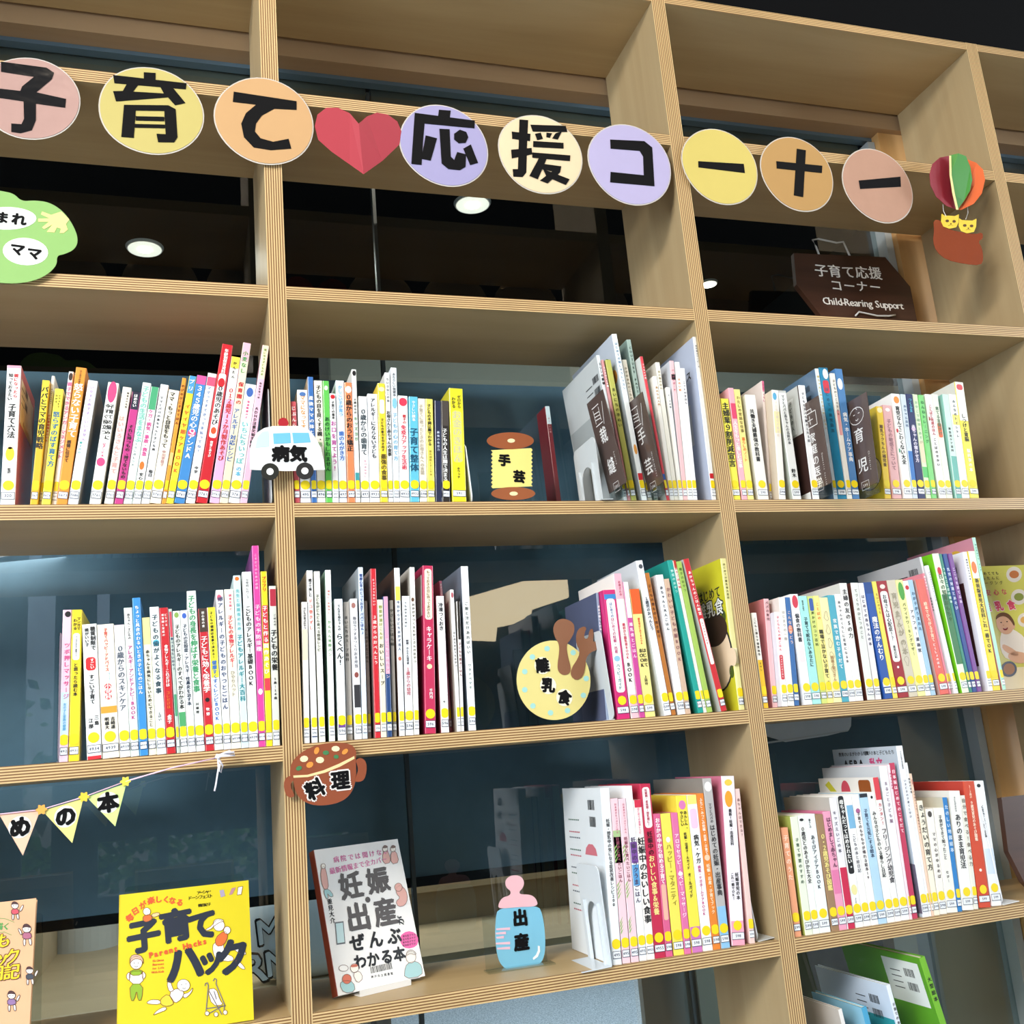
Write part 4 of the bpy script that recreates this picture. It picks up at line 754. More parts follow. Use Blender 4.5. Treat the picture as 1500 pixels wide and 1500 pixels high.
for (ox, oy, k, si), place, dn, books in ROWS:
    zs = SZ[si]; key = (si, place)
    items = []
    for (xb, wb, xt, yt, sc, title, opt) in books:
        O = parse(opt); ys = .004 + (O['s'] if O['s'] is not None else 0)
        if O['s'] is None: ys += random.uniform(0, .0025)
        xL = xat(ox + xb / k, ys, zs); xR = xat(ox + (xb + wb) / k, ys, zs); p = ony(ox + xt / k, oy + yt / k, ys)
        hz = p[2] - zs; tl = math.atan2(p[0] - xL, hz); h = math.hypot(hz, p[0] - xL)
        items.append([xL, max(.005, xR - xL), h, tl, ys, sc, title, O])
    prev = None; kk = (si, int(ox > 300) + int(ox > 700) + int(ox > 1030))
    prev = seen.get(kk)
    for it in items:
        xL, wd, h, tl, ys, sc, title, O = it
        wx = wd                                     # width measured along the shelf
        if prev:
            pR, pt, ph, pw = prev
            xL2 = max(xL, pR + .0003); wx = max(.0045, wd - (xL2 - xL) * .6); xL = xL2
            hm = min(h, ph)
            # the right side of the neighbour at height hm must stay left of this book
            lim = (pR + math.tan(pt) * hm - xL + .0004) / hm
            if math.tan(tl) < lim: tl = math.atan(lim)
        for pst in (0.0, .7905, 1.5835):
            if xL < pst - .001 and xL + wx > pst - .0004: wx = max(.004, pst - .0004 - xL)
        wreal = wx * math.cos(tl)
        it[0], it[1], it[3] = xL, wreal, tl
        prev = (xL + wx, tl, h, wx)
    seen[kk] = prev
    # neighbour that leans less than the previous one is resolved the other way round as well
    tops = [i[2] for i in items]
    for j, (xL, wd, h, tl, ys, sc, title, O) in enumerate(items):
        depth = O['d'] or min(.185, max(.12, h * .70)); depth = min(depth, .243 - ys)
        if h < .03: continue
        nmj = lambda q: cname(col(items[q][5]))
        nm = nmj(j); size = ('thick ' if wd > .021 else 'slim ' if wd < .0105 else '') + ('tall ' if h > .215 else 'short ' if h < .165 else '')
        tt = title[:20].replace(' ', ''); tc_ = cname(col(O['T'][0])) if O['T'] else 'small'
        nb = f"between {nmj(j - 1)} and {nmj(j + 1)} books" if 0 < j < len(items) - 1 else (f"left of {nmj(1)} book" if j == 0 else f"right of {nmj(j - 1)} book")
        lab = f"{size}{nm} book {tt}, {tc_} title, {nb}, {place}"
        if len(re.findall(r"[A-Za-z'-]+", lab)) > 15: lab = lab.replace(f', {tc_} title', '')
        key_ = lab.replace(tt, '')
        if key_ in used_labels:
            n_ = used_labels[key_] = used_labels[key_] + 1
            lab = f"{size}{nm} book {tt}, {tc_} title, {ORD[n_]} such counted rightwards, {place}"
        else: used_labels[key_] = 1
        r, dp = make_book(xL, wd, h, tl, zs, ys, depth, col(sc), col(O['c'] or sc), title, O, O['n'] or dn, lab, 'books on the ' + place)
        for f in O['f']:
            if f in ('g', 'h', 'h2', 'h3', 'h4', 'h5', 'h6', 'h7', 'h8'): SPECIAL[f] = (r, wd, h, dp)
        if title in ('子育て六法', '怒らない子育て', 'ミシンの基礎', '幼児食大全', 'キッズえいごの本', '離乳食とごはん', '赤ちゃんとのコミュニケーション', '子どもも大人も聞きとれる話', '離乳ラクちんの補完食', '栗原心平のとっておき「パパごはん」', 'キャラケーキ'): SPECIAL[title] = (r, wd, h, dp)
# ---- print on back covers that the photograph shows
INKM = mat('#24262a', .5, 0, 0); WHM = mat('#eef0ef', .45, .2, 0)
def back(key, right=False):
    r, wd, h, dp = SPECIAL[key]
    B = basis((-wd / 2, dp, 0), (0, -1, 0)) if not right else basis((wd / 2, 0, 0), (0, 1, 0))
    return r, B, dp, h
def barcodes(key, xa, za, right=False, s=1.0, panel=None, name='barcode_print', n=2):
    r, B, dp, h = back(key, right); mb = MB()
    if panel: mb.prism([(panel[0] * dp, panel[1] * h), (panel[2] * dp, panel[1] * h), (panel[2] * dp, panel[3] * h), (panel[0] * dp, panel[3] * h)], 0, mat(panel[4], .5), B, .0002)
    for i in range(n):
        z = za * h - i * .021 * s; bars(mb, B, xa * dp, z, xa * dp + .026 * s, z + .012 * s, INKM, .0004, seed=i + 3)
    for i in range(3): mb.prism([(xa * dp - .035 * s, za * h - i * .012 * s), (xa * dp - .006 * s, za * h - i * .012 * s), (xa * dp - .006 * s, za * h - i * .012 * s + .0016), (xa * dp - .035 * s, za * h - i * .012 * s + .0016)], 0, INKM, B, .0004)
    mb.build(name, r)
barcodes('子育て六法', .32, .86, True, 1.0, (.05, .60, .9, .92, '#d8c8ac'))
barcodes('ミシンの基礎', .80, .84, False, 1.05, (.02, .02, .96, .66, '#9fa6a8'))
barcodes('キッズえいごの本', .80, .83); barcodes('幼児食大全', .80, .88, n=1); barcodes('離乳食とごはん', .7, .8)
barcodes('赤ちゃんとのコミュニケーション', .72, .86, False, 1.0); barcodes('栗原心平のとっておき「パパごはん」', .7, .84); barcodes('キャラケーキ', .55, .86, False, 1.0, (.3, .70, .96, .95, '#dcd8d4'))
barcodes('h2', .62, .80); barcodes('h4', .70, .86)
r, B, dp, h = back('h4'); mb = MB(); mb.prism([(0, .18 * h), (.92 * dp, .18 * h), (.92 * dp, .78 * h), (0, .78 * h)], 0, mat('#4a2a26', .45, .3), B, .0002); mb.build('back_cover_print', r)
r, B, dp, h = back('h5'); mb = MB(); mb.prism(circ(.72 * dp, .86 * h, .026), 0, mat('#c9a23e', .45), B, .0003); mb.prism([(.1 * dp, .5 * h), (.55 * dp, .5 * h), (.5 * dp, .85 * h), (.15 * dp, .8 * h)], 0, mat('#a8687c', .45), B, .0002); mb.build('cover_print', r)
r, B, dp, h = back('g'); mb = MB(); mb.prism(circ(.78 * dp, .83 * h, .022), 0, mat('#1f6a48', .45), B, .0003); mb.prism(circ(.9 * dp, .76 * h, .013), 0, mat('#d08a3c', .45), B, .0002)
for i, ch in enumerate('レース'): mb.text(ch, B, .70 * dp + i * .013, .835 * h, .011, WHM, .0005, .02)
mb.build('cover_print', r)
r, B, dp, h = back('h'); mb = MB()
for i, ch in enumerate('ワンピース'): mb.text(ch, B, .44 * dp + i * .021, .79 * h, .020, INKM, .0004, .04)
for cx, cz, cl1, cl2 in ((.72, .48, '#2a2c34', '#d8dad8'), (.66, .24, '#a8383c', '#e4e4e4')):       # two small figures in coats
    x, z = cx * dp, cz * h; mb.prism([(x - .018, z - .035), (x + .018, z - .035), (x + .018, z + .045), (x - .018, z + .045)], 0, mat(cl2, .5), B, .0002)
    mb.prism([(x - .007, z - .032), (x + .007, z - .032), (x + .009, z + .012), (x + .005, z + .024), (x - .005, z + .024), (x - .009, z + .012)], 0, mat(cl1, .5), B, .0004)
    mb.prism(circ(x, z + .031, .0048, .006, 12), 0, mat('#d9b49a', .5), B, .0005); mb.prism([(x - .006, z + .02), (x - .006, z + .036), (x, z + .04), (x + .006, z + .036), (x + .006, z + .02), (x + .004, z + .034), (x - .004, z + .034)], 0, mat('#4a3226', .5), B, .0006)
mb.build('cover_print', r)
r, B, dp, h = back('h3'); mb = MB()
for s_, z, sz, st in (('はじめて', .79, .022, 0), ('離乳食', .69, .032, 1)):
    for i, ch in enumerate(s_):
        x = (.93 * dp) - (len(s_) - 1 - i) * sz - .012
        if st: mb.text(ch, B, x, z * h, sz, INKM, .0003, .09); mb.text(ch, B, x, z * h, sz, WHM, .0006, .02)
        else: mb.text(ch, B, x, z * h, sz, INKM, .0003, .03)
fx, fz = .72 * dp, .38 * h                                          # drawn child's head with cheek
mb.prism(circ(fx, fz, .058, .066), 0, INKM, B, .0002); mb.prism(circ(fx - .002, fz, .055, .063), 0, mat('#ead0b0', .5), B, .0003)
mb.prism(circ(fx, fz + .045, .05, .03), 0, mat('#3c2a20', .5), B, .0004); mb.prism(circ(fx + .056, fz - .01, .013, .016), 0, mat('#ead0b0', .5), B, .00035)
for x, z in ((.93, .62), (.95, .25), (.6, .14)): mb.prism(circ(x * dp, z * h, .008, .011), 0, mat('#4a5a1c', .5), B, .0003)
mb.build('cover_print', r)
r, B, dp, h = back('離乳ラクちんの補完食'); mb = MB(); mb.prism(rrect(.55 * dp, .70 * h, .80 * dp, .86 * h, .004), 0, mat('#c8322c', .5), B, .0002)
for i, ch in enumerate('入門'): mb.text(ch, B, .675 * dp, (.82 - i * .08) * h, .013, WHM, .0004, .03)
for i, ch in enumerate('食べる力'): mb.text(ch, B, .80 * dp, (.64 - .05 * i) * h, .009, INKM, .0004, .03)
mb.prism(circ(.72 * dp, .32 * h, .036, .034), 0, INKM, B, .0002); mb.prism(circ(.72 * dp, .32 * h, .0345, .0325), 0, mat('#f6dfa8', .5), B, .0003); mb.prism(circ(.80 * dp, .36 * h, .004, .006, 10), 0, INKM, B, .0004); mb.prism(circ(.62 * dp, .36 * h, .004, .006, 10), 0, INKM, B, .0004)
mb.build('cover_print', r)
r, B, dp, h = back('子どもも大人も聞きとれる話'); mb = MB(); mb.prism([(0, .58 * h), (.97 * dp, .58 * h), (.97 * dp, h), (0, h)], 0, mat('#c8c9c4', .5), B, .0002); mb.prism([(.5 * dp, .60 * h), (.85 * dp, .60 * h), (.85 * dp, .92 * h), (.5 * dp, .92 * h)], 0, WHM, B, .0003)
for j, s_ in enumerate(('子どもの人', '聞くこと')):
    for i, ch in enumerate(s_): mb.text(ch, B, (.78 - j * .15) * dp, (.88 - i * .055) * h, .009, INKM, .0005, .02)
mb.prism([(0, 0), (.97 * dp, 0), (.97 * dp, .07 * h), (0, .07 * h)], 0, WHM, B, .0003); mb.build('back_cover_print', r)
r, B, dp, h = back('h6'); mb = MB()
for i in range(11):
    z = (.80 - .055 * i - .02 * (i % 2)) * h; mm = mat(['#4a6a5c', '#b85c6c', '#5c6470'][i % 3], .5, 0, 0)
    for q in range(6): mb.prism([(.13 * dp + q * .009, z), (.13 * dp + q * .009 + .0065, z), (.13 * dp + q * .009 + .0065, z + .0022), (.13 * dp + q * .009, z + .0022)], 0, mm, B, .0003)
bars(mb, B, .66 * dp, .87 * h, .82 * dp, .93 * h, INKM, .0003, seed=3); bars(mb, B, .68 * dp, .77 * h, .83 * dp, .83 * h, INKM, .0003, seed=4)
mb.prism([(.52 * dp, .60 * h), (.82 * dp, .60 * h), (.79 * dp, .64 * h), (.72 * dp, .665 * h), (.62 * dp, .665 * h), (.55 * dp, .64 * h)], 0, mat('#c8707c', .5), B, .0003)
mb.build('back_cover_print', r)
r, B, dp, h = back('h7'); mb = MB(); mb.prism([(0, .80 * h), (dp, .80 * h), (dp, .998 * h), (0, .998 * h)], 0, mat('#e4e2de', .5), B, .0002)
mb.prism(circ(.50 * dp, .90 * h, .014, .02), 0, mat('#c84a5c', .5), B, .0003); mb.prism(rrect(.74 * dp, .86 * h, .95 * dp, .985 * h, .006), 0, mat('#8c4a1c', .5), B, .0003); mb.prism([(.12 * dp, .95 * h), (.2 * dp, .98 * h), (.34 * dp, .89 * h), (.27 * dp, .865 * h)], 0, mat('#c8c43c', .5), B, .0003); mb.build('cover_print', r)
r, B, dp, h = back('h8'); mb = MB()
for i, ch in enumerate('AERA'): mb.text(ch, B, .20 * dp + i * .016, .90 * h, .020, INKM, .0003, .05)
for i, ch in enumerate('私立'): mb.text(ch, B, .62 * dp + i * .02, .90 * h, .020, mat('#c84a7c', .5, 0, 0), .0003, .05)
for j, s_ in enumerate(('教育のいまがわかる特集', '学びの本と子どもたち')):
    for i, ch in enumerate(s_): mb.text(ch, B, .12 * dp + j * .42 * dp + i * .0088, .965 * h, .0085, INKM, .0003, .03)
mb.prism([(.3 * dp, .02 * h), (dp, .02 * h), (dp, .30 * h), (.5 * dp, .33 * h), (.3 * dp, .2 * h)], 0, mat('#6c6478', .5, .2, .3), B, .0003); mb.build('cover_print', r)
# ------------------------------------------------------------------ paper cut-outs and signs
def face_obj(name, loc, label, cat, group=None): return tag(empty(name, tuple(loc)), label, cat, group)
PAPER = lambda h, k='': mat(h, .55, .15, .03, 0, 'paper' + k)
INKP = mat('#0b0b0d', .75, 0, 0)
def mk(parent, name, fn, label=None, smooth=False):
    q = MB(); fn(q); o = add_part(q, name, parent, tuple(np.mean(np.array(q.v), axis=0)), smooth=smooth)
    if label: o['label'] = label
    return o
def mks(parent, name, fn, label=None):       # a generator function: every yield closes one part
    q = MB()
    for lb in fn(q):
        if q.v:
            o = add_part(q, name, parent, tuple(np.mean(np.array(q.v), axis=0)))
            if lb or label: o['label'] = lb or label
        q.v, q.f, q.m, q.mats = [], [], [], []
def lam_mat(h):
    m = mat(h, .16, .6, .05, 0, 'laminate'); n = m.node_tree.nodes; l = m.node_tree.links
    t = n.new('ShaderNodeTexCoord'); q = n.new('ShaderNodeTexNoise'); q.inputs['Scale'].default_value = 28; q.inputs['Detail'].default_value = 2
    bp = n.new('ShaderNodeBump'); bp.inputs['Strength'].default_value = .35; bp.inputs['Distance'].default_value = .004
    l.new(t.outputs['Object'], q.inputs['Vector']); l.new(q.outputs[0], bp.inputs['Height']); l.new(bp.outputs[0], n['Principled BSDF'].inputs['Normal']); l.new(bp.outputs[0], n['Principled BSDF'].inputs['Coat Normal']); return m
YS = -.006
Bs = basis((0, YS, 0))
c1 = Crop(0, 0, 3, Bs); c2 = Crop(500, 0, 3, Bs); c3 = Crop(1000, 0, 3, Bs)
G_ko = [[(5,273),(205,300),(238,322),(228,350),(160,408),(290,437),(287,476),(158,458),(158,530),(140,575),(90,588),(50,582),(50,545),(95,548),(106,525),(104,448),(-60,424),(-60,385),(90,402),(98,382),(150,340),(5,318)]]
G_iku = [[(632,320),(684,323),(684,362),(632,360)], [(497,332),(820,368),(817,395),(503,368)], [(560,366),(612,370),(585,405),(720,413),(705,385),(760,388),(815,455),(770,465),(738,430),(510,448),(497,403),(540,402)],
         [(545,463),(740,465),(772,482),(780,605),(765,628),(695,627),(688,590),(728,592),(722,490),(597,488),(588,608),(533,604)], [(597,513),(722,516),(722,535),(597,532)], [(593,547),(725,550),(725,566),(592,563)]]
G_te = [[(1027,405),(1303,447),(1303,485),(1205,480),(1150,510),(1125,545),(1120,580),(1145,610),(1200,625),(1268,612),(1280,655),(1190,662),(1115,650),(1072,605),(1060,545),(1080,500),(1125,462),(1023,450)]]
G_ou = [[(428,484),(480,488),(476,522),(424,517)], [(322,498),(586,532),(584,566),(365,545),(357,640),(352,727),(307,722),(315,600)], [(370,597),(420,610),(392,708),(350,700)],
        [(430,568),(475,570),(480,690),(495,705),(508,670),(547,680),(545,735),(520,750),(470,745),(440,720)], [(495,590),(520,572),(548,582),(557,605),(545,630),(515,632),(495,615)], [(535,655),(568,637),(600,718),(565,727)]]
G_en = [[(782,527),(820,530),(815,640),(812,760),(795,780),(755,778),(752,745),(775,745)], [(748,580),(830,590),(828,622),(750,612)], [(745,660),(835,652),(838,680),(748,698)], [(830,550),(985,555),(992,582),(840,580)],
        [(850,590),(875,585),(885,612),(860,618)], [(900,585),(925,588),(915,608),(900,604)], [(940,588),(968,580),(950,615),(925,610)], [(842,622),(975,630),(975,655),(842,648)], [(838,672),(1005,685),(1003,710),(838,695)],
        [(868,695),(902,698),(862,790),(825,775)], [(885,722),(965,733),(960,760),(905,808),(872,795),(925,755),(880,745)], [(885,745),(1002,790),(985,815),(900,778)]]
G_ko2 = [[(1180,615),(1330,622),(1365,650),(1375,820),(1180,803),(1182,757),(1328,772),(1325,690),(1310,665),(1182,655)]]
G_b1 = [[(67,710),(267,722),(272,762),(68,737)]]
G_na = [[(500,655),(540,662),(528,868),(487,860)], [(410,710),(612,730),(610,762),(412,742)]]
G_b2 = [[(772,795),(955,778),(957,822),(778,832)]]
discs = [((44,144),(-31,119),'#b8958c',G_ko,c1,1,'glossy pale pink paper disc with the character 子, first of the title banner','子'),
 ((222,162),(143,298),'#bcae66',G_iku,c1,0,'pale yellow paper disc with the character 育 on the title banner','育'),
 ((388,177),(315,461),'#c2996a',G_te,c1,0,'tan paper disc with the character て, fixed over the second post','て'),
 ((651,213),(587,716),'#9a95bf',G_ou,c2,0,'lavender paper disc with the character 応, right of the red heart','応'),
 ((792,226),(731,853),'#e0caa6',G_en,c2,0,'cream paper disc with the character 援 on the title banner','援'),
 ((923,241),(863,983),'#b0a8cd',G_ko2,c2,0,'pale lavender paper disc with the character コ, left of the third post','コ'),
 ((1055,244),(1000,1109),'#cdbb64',G_b1,c3,0,'yellow paper disc with a single long dash, over the third post','ー'),
 ((1168,255),(1116,1220),'#b38b52',G_na,c3,0,'golden tan paper disc with the character ナ in the right bay','ナ'),
 ((1286,272),(1236,1336),'#bb9480',G_b2,c3,1,'glossy salmon paper disc with a short dash, last of the title banner','ー')]
for (cx, cy), (l, r_), colr, gl, cr, lam, lab, chh in discs:
    P = ony(cx, cy, YS); R = (ony(r_, cy, YS)[0] - ony(l, cy, YS)[0]) / 2
    d = face_obj('title_disc', P, lab, 'paper sign', 'paper discs of the title banner')
    rn = random.Random(cx); ring = [(P[0] + R * (1 + .012 * math.sin(3 * a + cx)) * math.cos(a), P[2] + R * (1 + .012 * math.sin(2 * a + cx)) * math.sin(a)) for a in [2 * math.pi * i / 48 for i in range(48)]]
    ring2 = [(P[0] + (x - P[0]) * .972, P[2] + (z - P[2]) * .972) for x, z in ring]
    mk(d, 'laminate_film', lambda q: q.prism(ring, .0006, mat('#cfc9c0', .2, .6, 0, 0, 'film'), Bs, 0))
    mk(d, 'paper_disc', lambda q: q.prism(ring2, .0008, lam_mat(colr) if lam else PAPER(colr), Bs, .0009))
    ik = lam_mat('#1c1c1e') if lam else INKP
    def g(q):
        for i_, poly in enumerate(gl): q.prism(cr.L(poly), .0004, ik, Bs, .0016 + i_ * 4e-5)
    mk(d, 'character', g)
# heart
cp_ = Crop(0, 0, 1, Bs)
hp = cp_.L([(532,257),(512,241),(485,222),(466,205),(461,185),(465,168),(478,158),(495,158),(512,166),(525,183),(537,171),(552,165),(568,168),(582,178),(588,193),(585,212),(560,236)])
ht = face_obj('paper_heart', ony(525, 207, YS), 'red folded paper heart between the て and 応 discs', 'paper heart', None)
mk(ht, 'left_half', lambda q: q.add([(*[hp[i][0]], YS - (.004 if i in (0, 9) else .0005), hp[i][1]) for i in range(10)], [tuple(range(9, -1, -1))], PAPER('#a93040')))
mk(ht, 'right_half', lambda q: q.add([(hp[i % 17][0], YS - (.004 if i in (9, 17) else .0005), hp[i % 17][1]) for i in range(9, 18)], [tuple(range(8, -1, -1))], PAPER('#9c283a')))
# green tree-shaped sign, far left
B1 = basis((0, -.008, 0)); g1 = Crop(0, 0, 3, B1)
tr = face_obj('cloud_sign', ony(40, 350, -.008), 'light green cloud-shaped paper sign with white ovals reading まれ and ママ, at far left', 'paper sign')
ol = [(-150,840),(-60,825),(10,840),(60,850),(95,885),(150,880),(215,888),(275,925),(320,985),(345,1050),(330,1095),(280,1118),(250,1122),(250,1165),(205,1210),(130,1240),(40,1247),(-60,1235),(-160,1190),(-220,1050),(-210,920)]
mk(tr, 'paper_cloud', lambda q: q.prism(smoothpoly(g1.L(ol), 2), .0012, PAPER('#88b465'), B1))
def f(q): q.prism(g1.E(30, 960, 130, 50, 26), .0004, PAPER('#eef0ea'), B1, .0005); q.prism(g1.E(112, 1106, 100, 60, 26, .08), .0004, PAPER('#eef0ea'), B1, .0005)
mk(tr, 'white_ovals', f)
def f(q):
    for ch, x, y, s in (('う', -70, 950, .021), ('ま', 10, 958, .021), ('れ', 85, 966, .022), ('マ', 78, 1098, .022), ('マ', 152, 1116, .022)): p = g1(x, y); q.text(ch, B1, p[0], p[1], s, INKP, .001, .05, -.08); yield
mks(tr, 'character', f)
mk(tr, 'paper_hand', lambda q: q.prism(g1.L([(305,965),(270,930),(225,945),(185,930),(180,943),(218,960),(168,962),(168,975),(215,975),(185,1000),(195,1008),(230,988),(205,1020),(240,1022),(250,1000),(268,1005),(262,1025),(280,1025),(298,1010),(290,985)]), .0005, PAPER('#e8d98a'), B1, .0006), 'pale yellow paper hand')
# ambulance
YA = -.022; BA = basis((0, YA, 0)); a = Crop(0, 0, 1, BA)
am = face_obj('ambulance_sign', ony(418, 660, YA), 'white paper ambulance reading 病気 fixed across the second post', 'paper sign')
mk(am, 'body', lambda q: q.prism(a.L([(366,688),(366,660),(369,646),(376,634),(387,627),(400,624),(440,624),(452,629),(462,641),(470,656),(474,674),(476,688),(420,690)]), .0012, lam_mat('#eef0f0'), BA))
def f(q):
    q.prism(a.L([(374,656),(377,641),(384,633),(393,631),(394,654)]), .0003, PAPER('#bfe2ea'), BA, .0005)
mk(am, 'cab_window', f)
mk(am, 'window', lambda q: q.prism(a.L([(400,635),(425,634),(426,649),(401,650.5)]), .0003, PAPER('#6cb8d4'), BA, .0005)); mk(am, 'window', lambda q: q.prism(a.L([(428,634),(452,634),(455,648),(430,649.5)]), .0003, PAPER('#6cb8d4'), BA, .0005))
mk(am, 'siren', lambda q: q.prism(smoothpoly(a.L([(408,624),(407,616),(413,611),(421,613),(424,624)])), .001, lam_mat('#b03038'), BA, -.0004), 'red siren')
def whl(x, y, lm):
    def f(q): q.prism(a.E(x, y, 13, 12.5), .0006, lm, BA, .0007)
    o = mk(am, 'wheel', f); mk(o, 'hub', lambda q: q.prism(a.E(x, y, 5.2, 5), .0004, PAPER('#f2f2f0'), BA, .0011))
whl(395.5, 691, lam_mat('#33332f')); whl(446.5, 690, PAPER('#1c1c1c'))
def f(q):
    for ch, x, y in (('病', 411, 665), ('気', 437, 665)): p = a(x, y); q.text(ch, BA, p[0], p[1], .0275, INKP, .0006, .06, -.03); yield
mks(am, 'character', f)
# curry pot
YP = -.010; BP = basis((0, YP, 0)); pc = Crop(400, 1080, 3.5714, BP)
po = face_obj('pot_sign', ony(476, 1132, YP), 'brown paper stew pot reading 料理 on the second post', 'paper sign')
BR = PAPER('#8c4526')
mk(po, 'pot', lambda q: q.prism(smoothpoly(pc.L([(85,200),(95,130),(150,75),(230,38),(330,25),(410,35),(437,72),(432,110),(436,200),(425,260),(395,312),(340,345),(262,358),(200,354),(150,330),(115,285),(105,215)]), 2), .001, BR, BP))
mk(po, 'handle', lambda q: q.prism(smoothpoly(pc.L([(98,198),(65,212),(55,245),(62,290),(80,316),(112,312),(108,290),(92,262),(95,235),(110,225)]), 1), .0012, BR, BP, .0004)); mk(po, 'handle', lambda q: q.prism(smoothpoly(pc.L([(430,118),(462,105),(488,130),(490,175),(478,220),(455,234),(425,232),(436,200),(446,170),(440,145)]), 1), .0012, BR, BP, .0004))
def f(q): q.prism(pc.L([(105,200),(180,196),(265,172),(345,138),(425,98),(426,112),(350,154),(270,186),(182,208),(107,212)]), .0003, PAPER('#f0cf98'), BP, .0004)
mk(po, 'rim_line', f)
for j, (x, y, rx, ry, an, cl_) in enumerate([(162,113,22,17,-.2,'#f0deb0'),(228,70,13,20,.4,'#e2903c'),(276,81,17,12,0,'#3f7a4a'),(327,60,22,15,0,'#f0e0b4'),(376,75,19,12,-.7,'#e2903c'),(330,102,14,11,0,'#3f7a4a'),(245,119,22,17,0,'#f0deb0'),(192,144,20,15,-.5,'#e2903c'),(135,162,17,12,-.4,'#3f7a4a')]):
    mk(po, 'vegetable_piece', lambda q: q.prism(pc.L(circ(x, y, rx, ry, 9, an)), .0004, PAPER(cl_), BP, .0006))
def f(q):
    for ch, x, y, an in (('料', 220, 272, .42), ('理', 352, 226, .02)):
        p = pc(x, y); q.text(ch, BP, p[0], p[1], .029, PAPER('#f0e8e2'), .0006, .12, an); q.text(ch, BP, p[0], p[1], .028, INKP, .0010, .055, an); yield
mks(po, 'character', f)
# clear acrylic sign stands
ACR = glass_mat('clear_acrylic', '#f2f6f6', .0, .03)
def stand(name, label, x0, x1, z, y, h):
    o = face_obj(name, (x0, y, z), label, 'sign stand'); 
    mk(o, 'upright', lambda q: q.box((x0, y, z + .0002), (x1, y + .002, z + h), ACR)); mk(o, 'foot', lambda q: q.box((x0 - .004, y - .03, z + .0002), (x1 + .004, y - .0002, z + .0025), ACR)); return o
# spool sign
yS = .035; BS = basis((0, yS, 0)); sc_ = Crop(400, 480, 3.5714, BS)
so = face_obj('spool_sign', ony(748, 685, yS), 'yellow paper thread spool reading 手芸 standing on the upper shelf', 'paper sign')
wav = [(1143, 625)] ; side = []
for i in range(10): y = 630 + i * 21; side += [(1350, y), (1358, y + 10)]
left = []
for i in range(10): y = 840 - i * 21; left += [(1150, y), (1141, y - 10)]
mk(so, 'thread_body', lambda q: q.prism(sc_.L(side + left), .0012, PAPER('#efdf82'), BS))
mk(so, 'spool_flange', lambda q: q.prism(sc_.E(1241, 592, 123, 44, 30), .0012, lam_mat('#9c5a3a'), BS, .0006)); mk(so, 'spool_flange', lambda q: q.prism(sc_.E(1256, 868, 115, 34, 30), .0012, PAPER('#9a5630'), BS, .0006))
def f(q): q.prism(sc_.E(1245, 592, 20, 11, 14), .0003, PAPER('#f0dfb0'), BS, .0011); q.prism(sc_.E(1258, 869, 22, 11, 14), .0003, PAPER('#f0dfb0'), BS, .0011)
mk(so, 'hole', f)
def f(q):
    for ch, x, y in (('手', 1210, 695), ('芸', 1287, 780)): p = sc_(x, y); q.text(ch, BS, p[0], p[1], .0225, INKP, .0006, .06, -.12); yield
mks(so, 'character', f)
p0 = ony(700, 700, yS + .006); stand('sign_stand', 'clear acrylic stand behind the thread spool sign', p0[0], p0[0] + .094, SZ[3], yS + .004, .062)
# weaning-food plate sign
yW = .03; BW = basis((0, yW, 0)); wc = Crop(740, 790, 3.947, BW)
wo = face_obj('plate_sign', ony(811, 997, yW), 'yellow dotted paper plate with brown spoon and fork reading 離乳食', 'paper sign')
mk(wo, 'paper_plate', lambda q: q.prism(wc.E(280, 815, 213, 230, 48, -.1), .0012, PAPER('#dccf84'), BW))
for x, y in ((242,632),(157,680),(393,655),(113,765),(468,805),(113,870),(452,902),(160,963),(262,1003),(360,990)): mk(wo, 'paper_dot', lambda q: q.prism(wc.E(x, y, 16, 16, 12), .0002, PAPER('#9fd2cc'), BW, .0003))
SPN = PAPER('#85573c')
mk(wo, 'paper_spoon', lambda q: q.prism(smoothpoly(wc.L([(335,455),(290,475),(275,520),(288,570),(310,600),(313,650),(302,720),(305,765),(335,788),(372,778),(380,740),(362,680),(352,610),(378,580),(402,530),(395,480)]), 2), .0012, SPN, BW, .0008))
mk(wo, 'paper_fork', lambda q: q.prism(smoothpoly(wc.L([(455,502),(420,520),(408,560),(412,610),(430,640),(425,680),(380,750),(378,790),(410,818),(448,795),(462,740),(465,690),(490,655),(530,640),(558,600),(562,560),(545,545),(530,560),(525,590),(505,595),(510,550),(505,515),(485,525),(480,575),(455,575),(458,540),(470,515)]), 1), .0012, SPN, BW, .0012))
def f(q):
    for ch, x, y, an in (('離', 215, 730, .03), ('乳', 248, 845, -.15), ('食', 342, 915, -.3)):
        p = wc(x, y); q.prism(circ(p[0], p[1], .0145, .0145, 16), .0001, PAPER('#f2ecd4'), BW, .0005); q.text(ch, BW, p[0], p[1], .0245, INKP, .0009, .055, an); yield
mks(wo, 'character', f)
p0 = ony(755, 1000, yW + .006); stand('sign_stand', 'clear acrylic stand behind the yellow plate sign', p0[0], p0[0] + .112, SZ[4], yW + .004, .128)
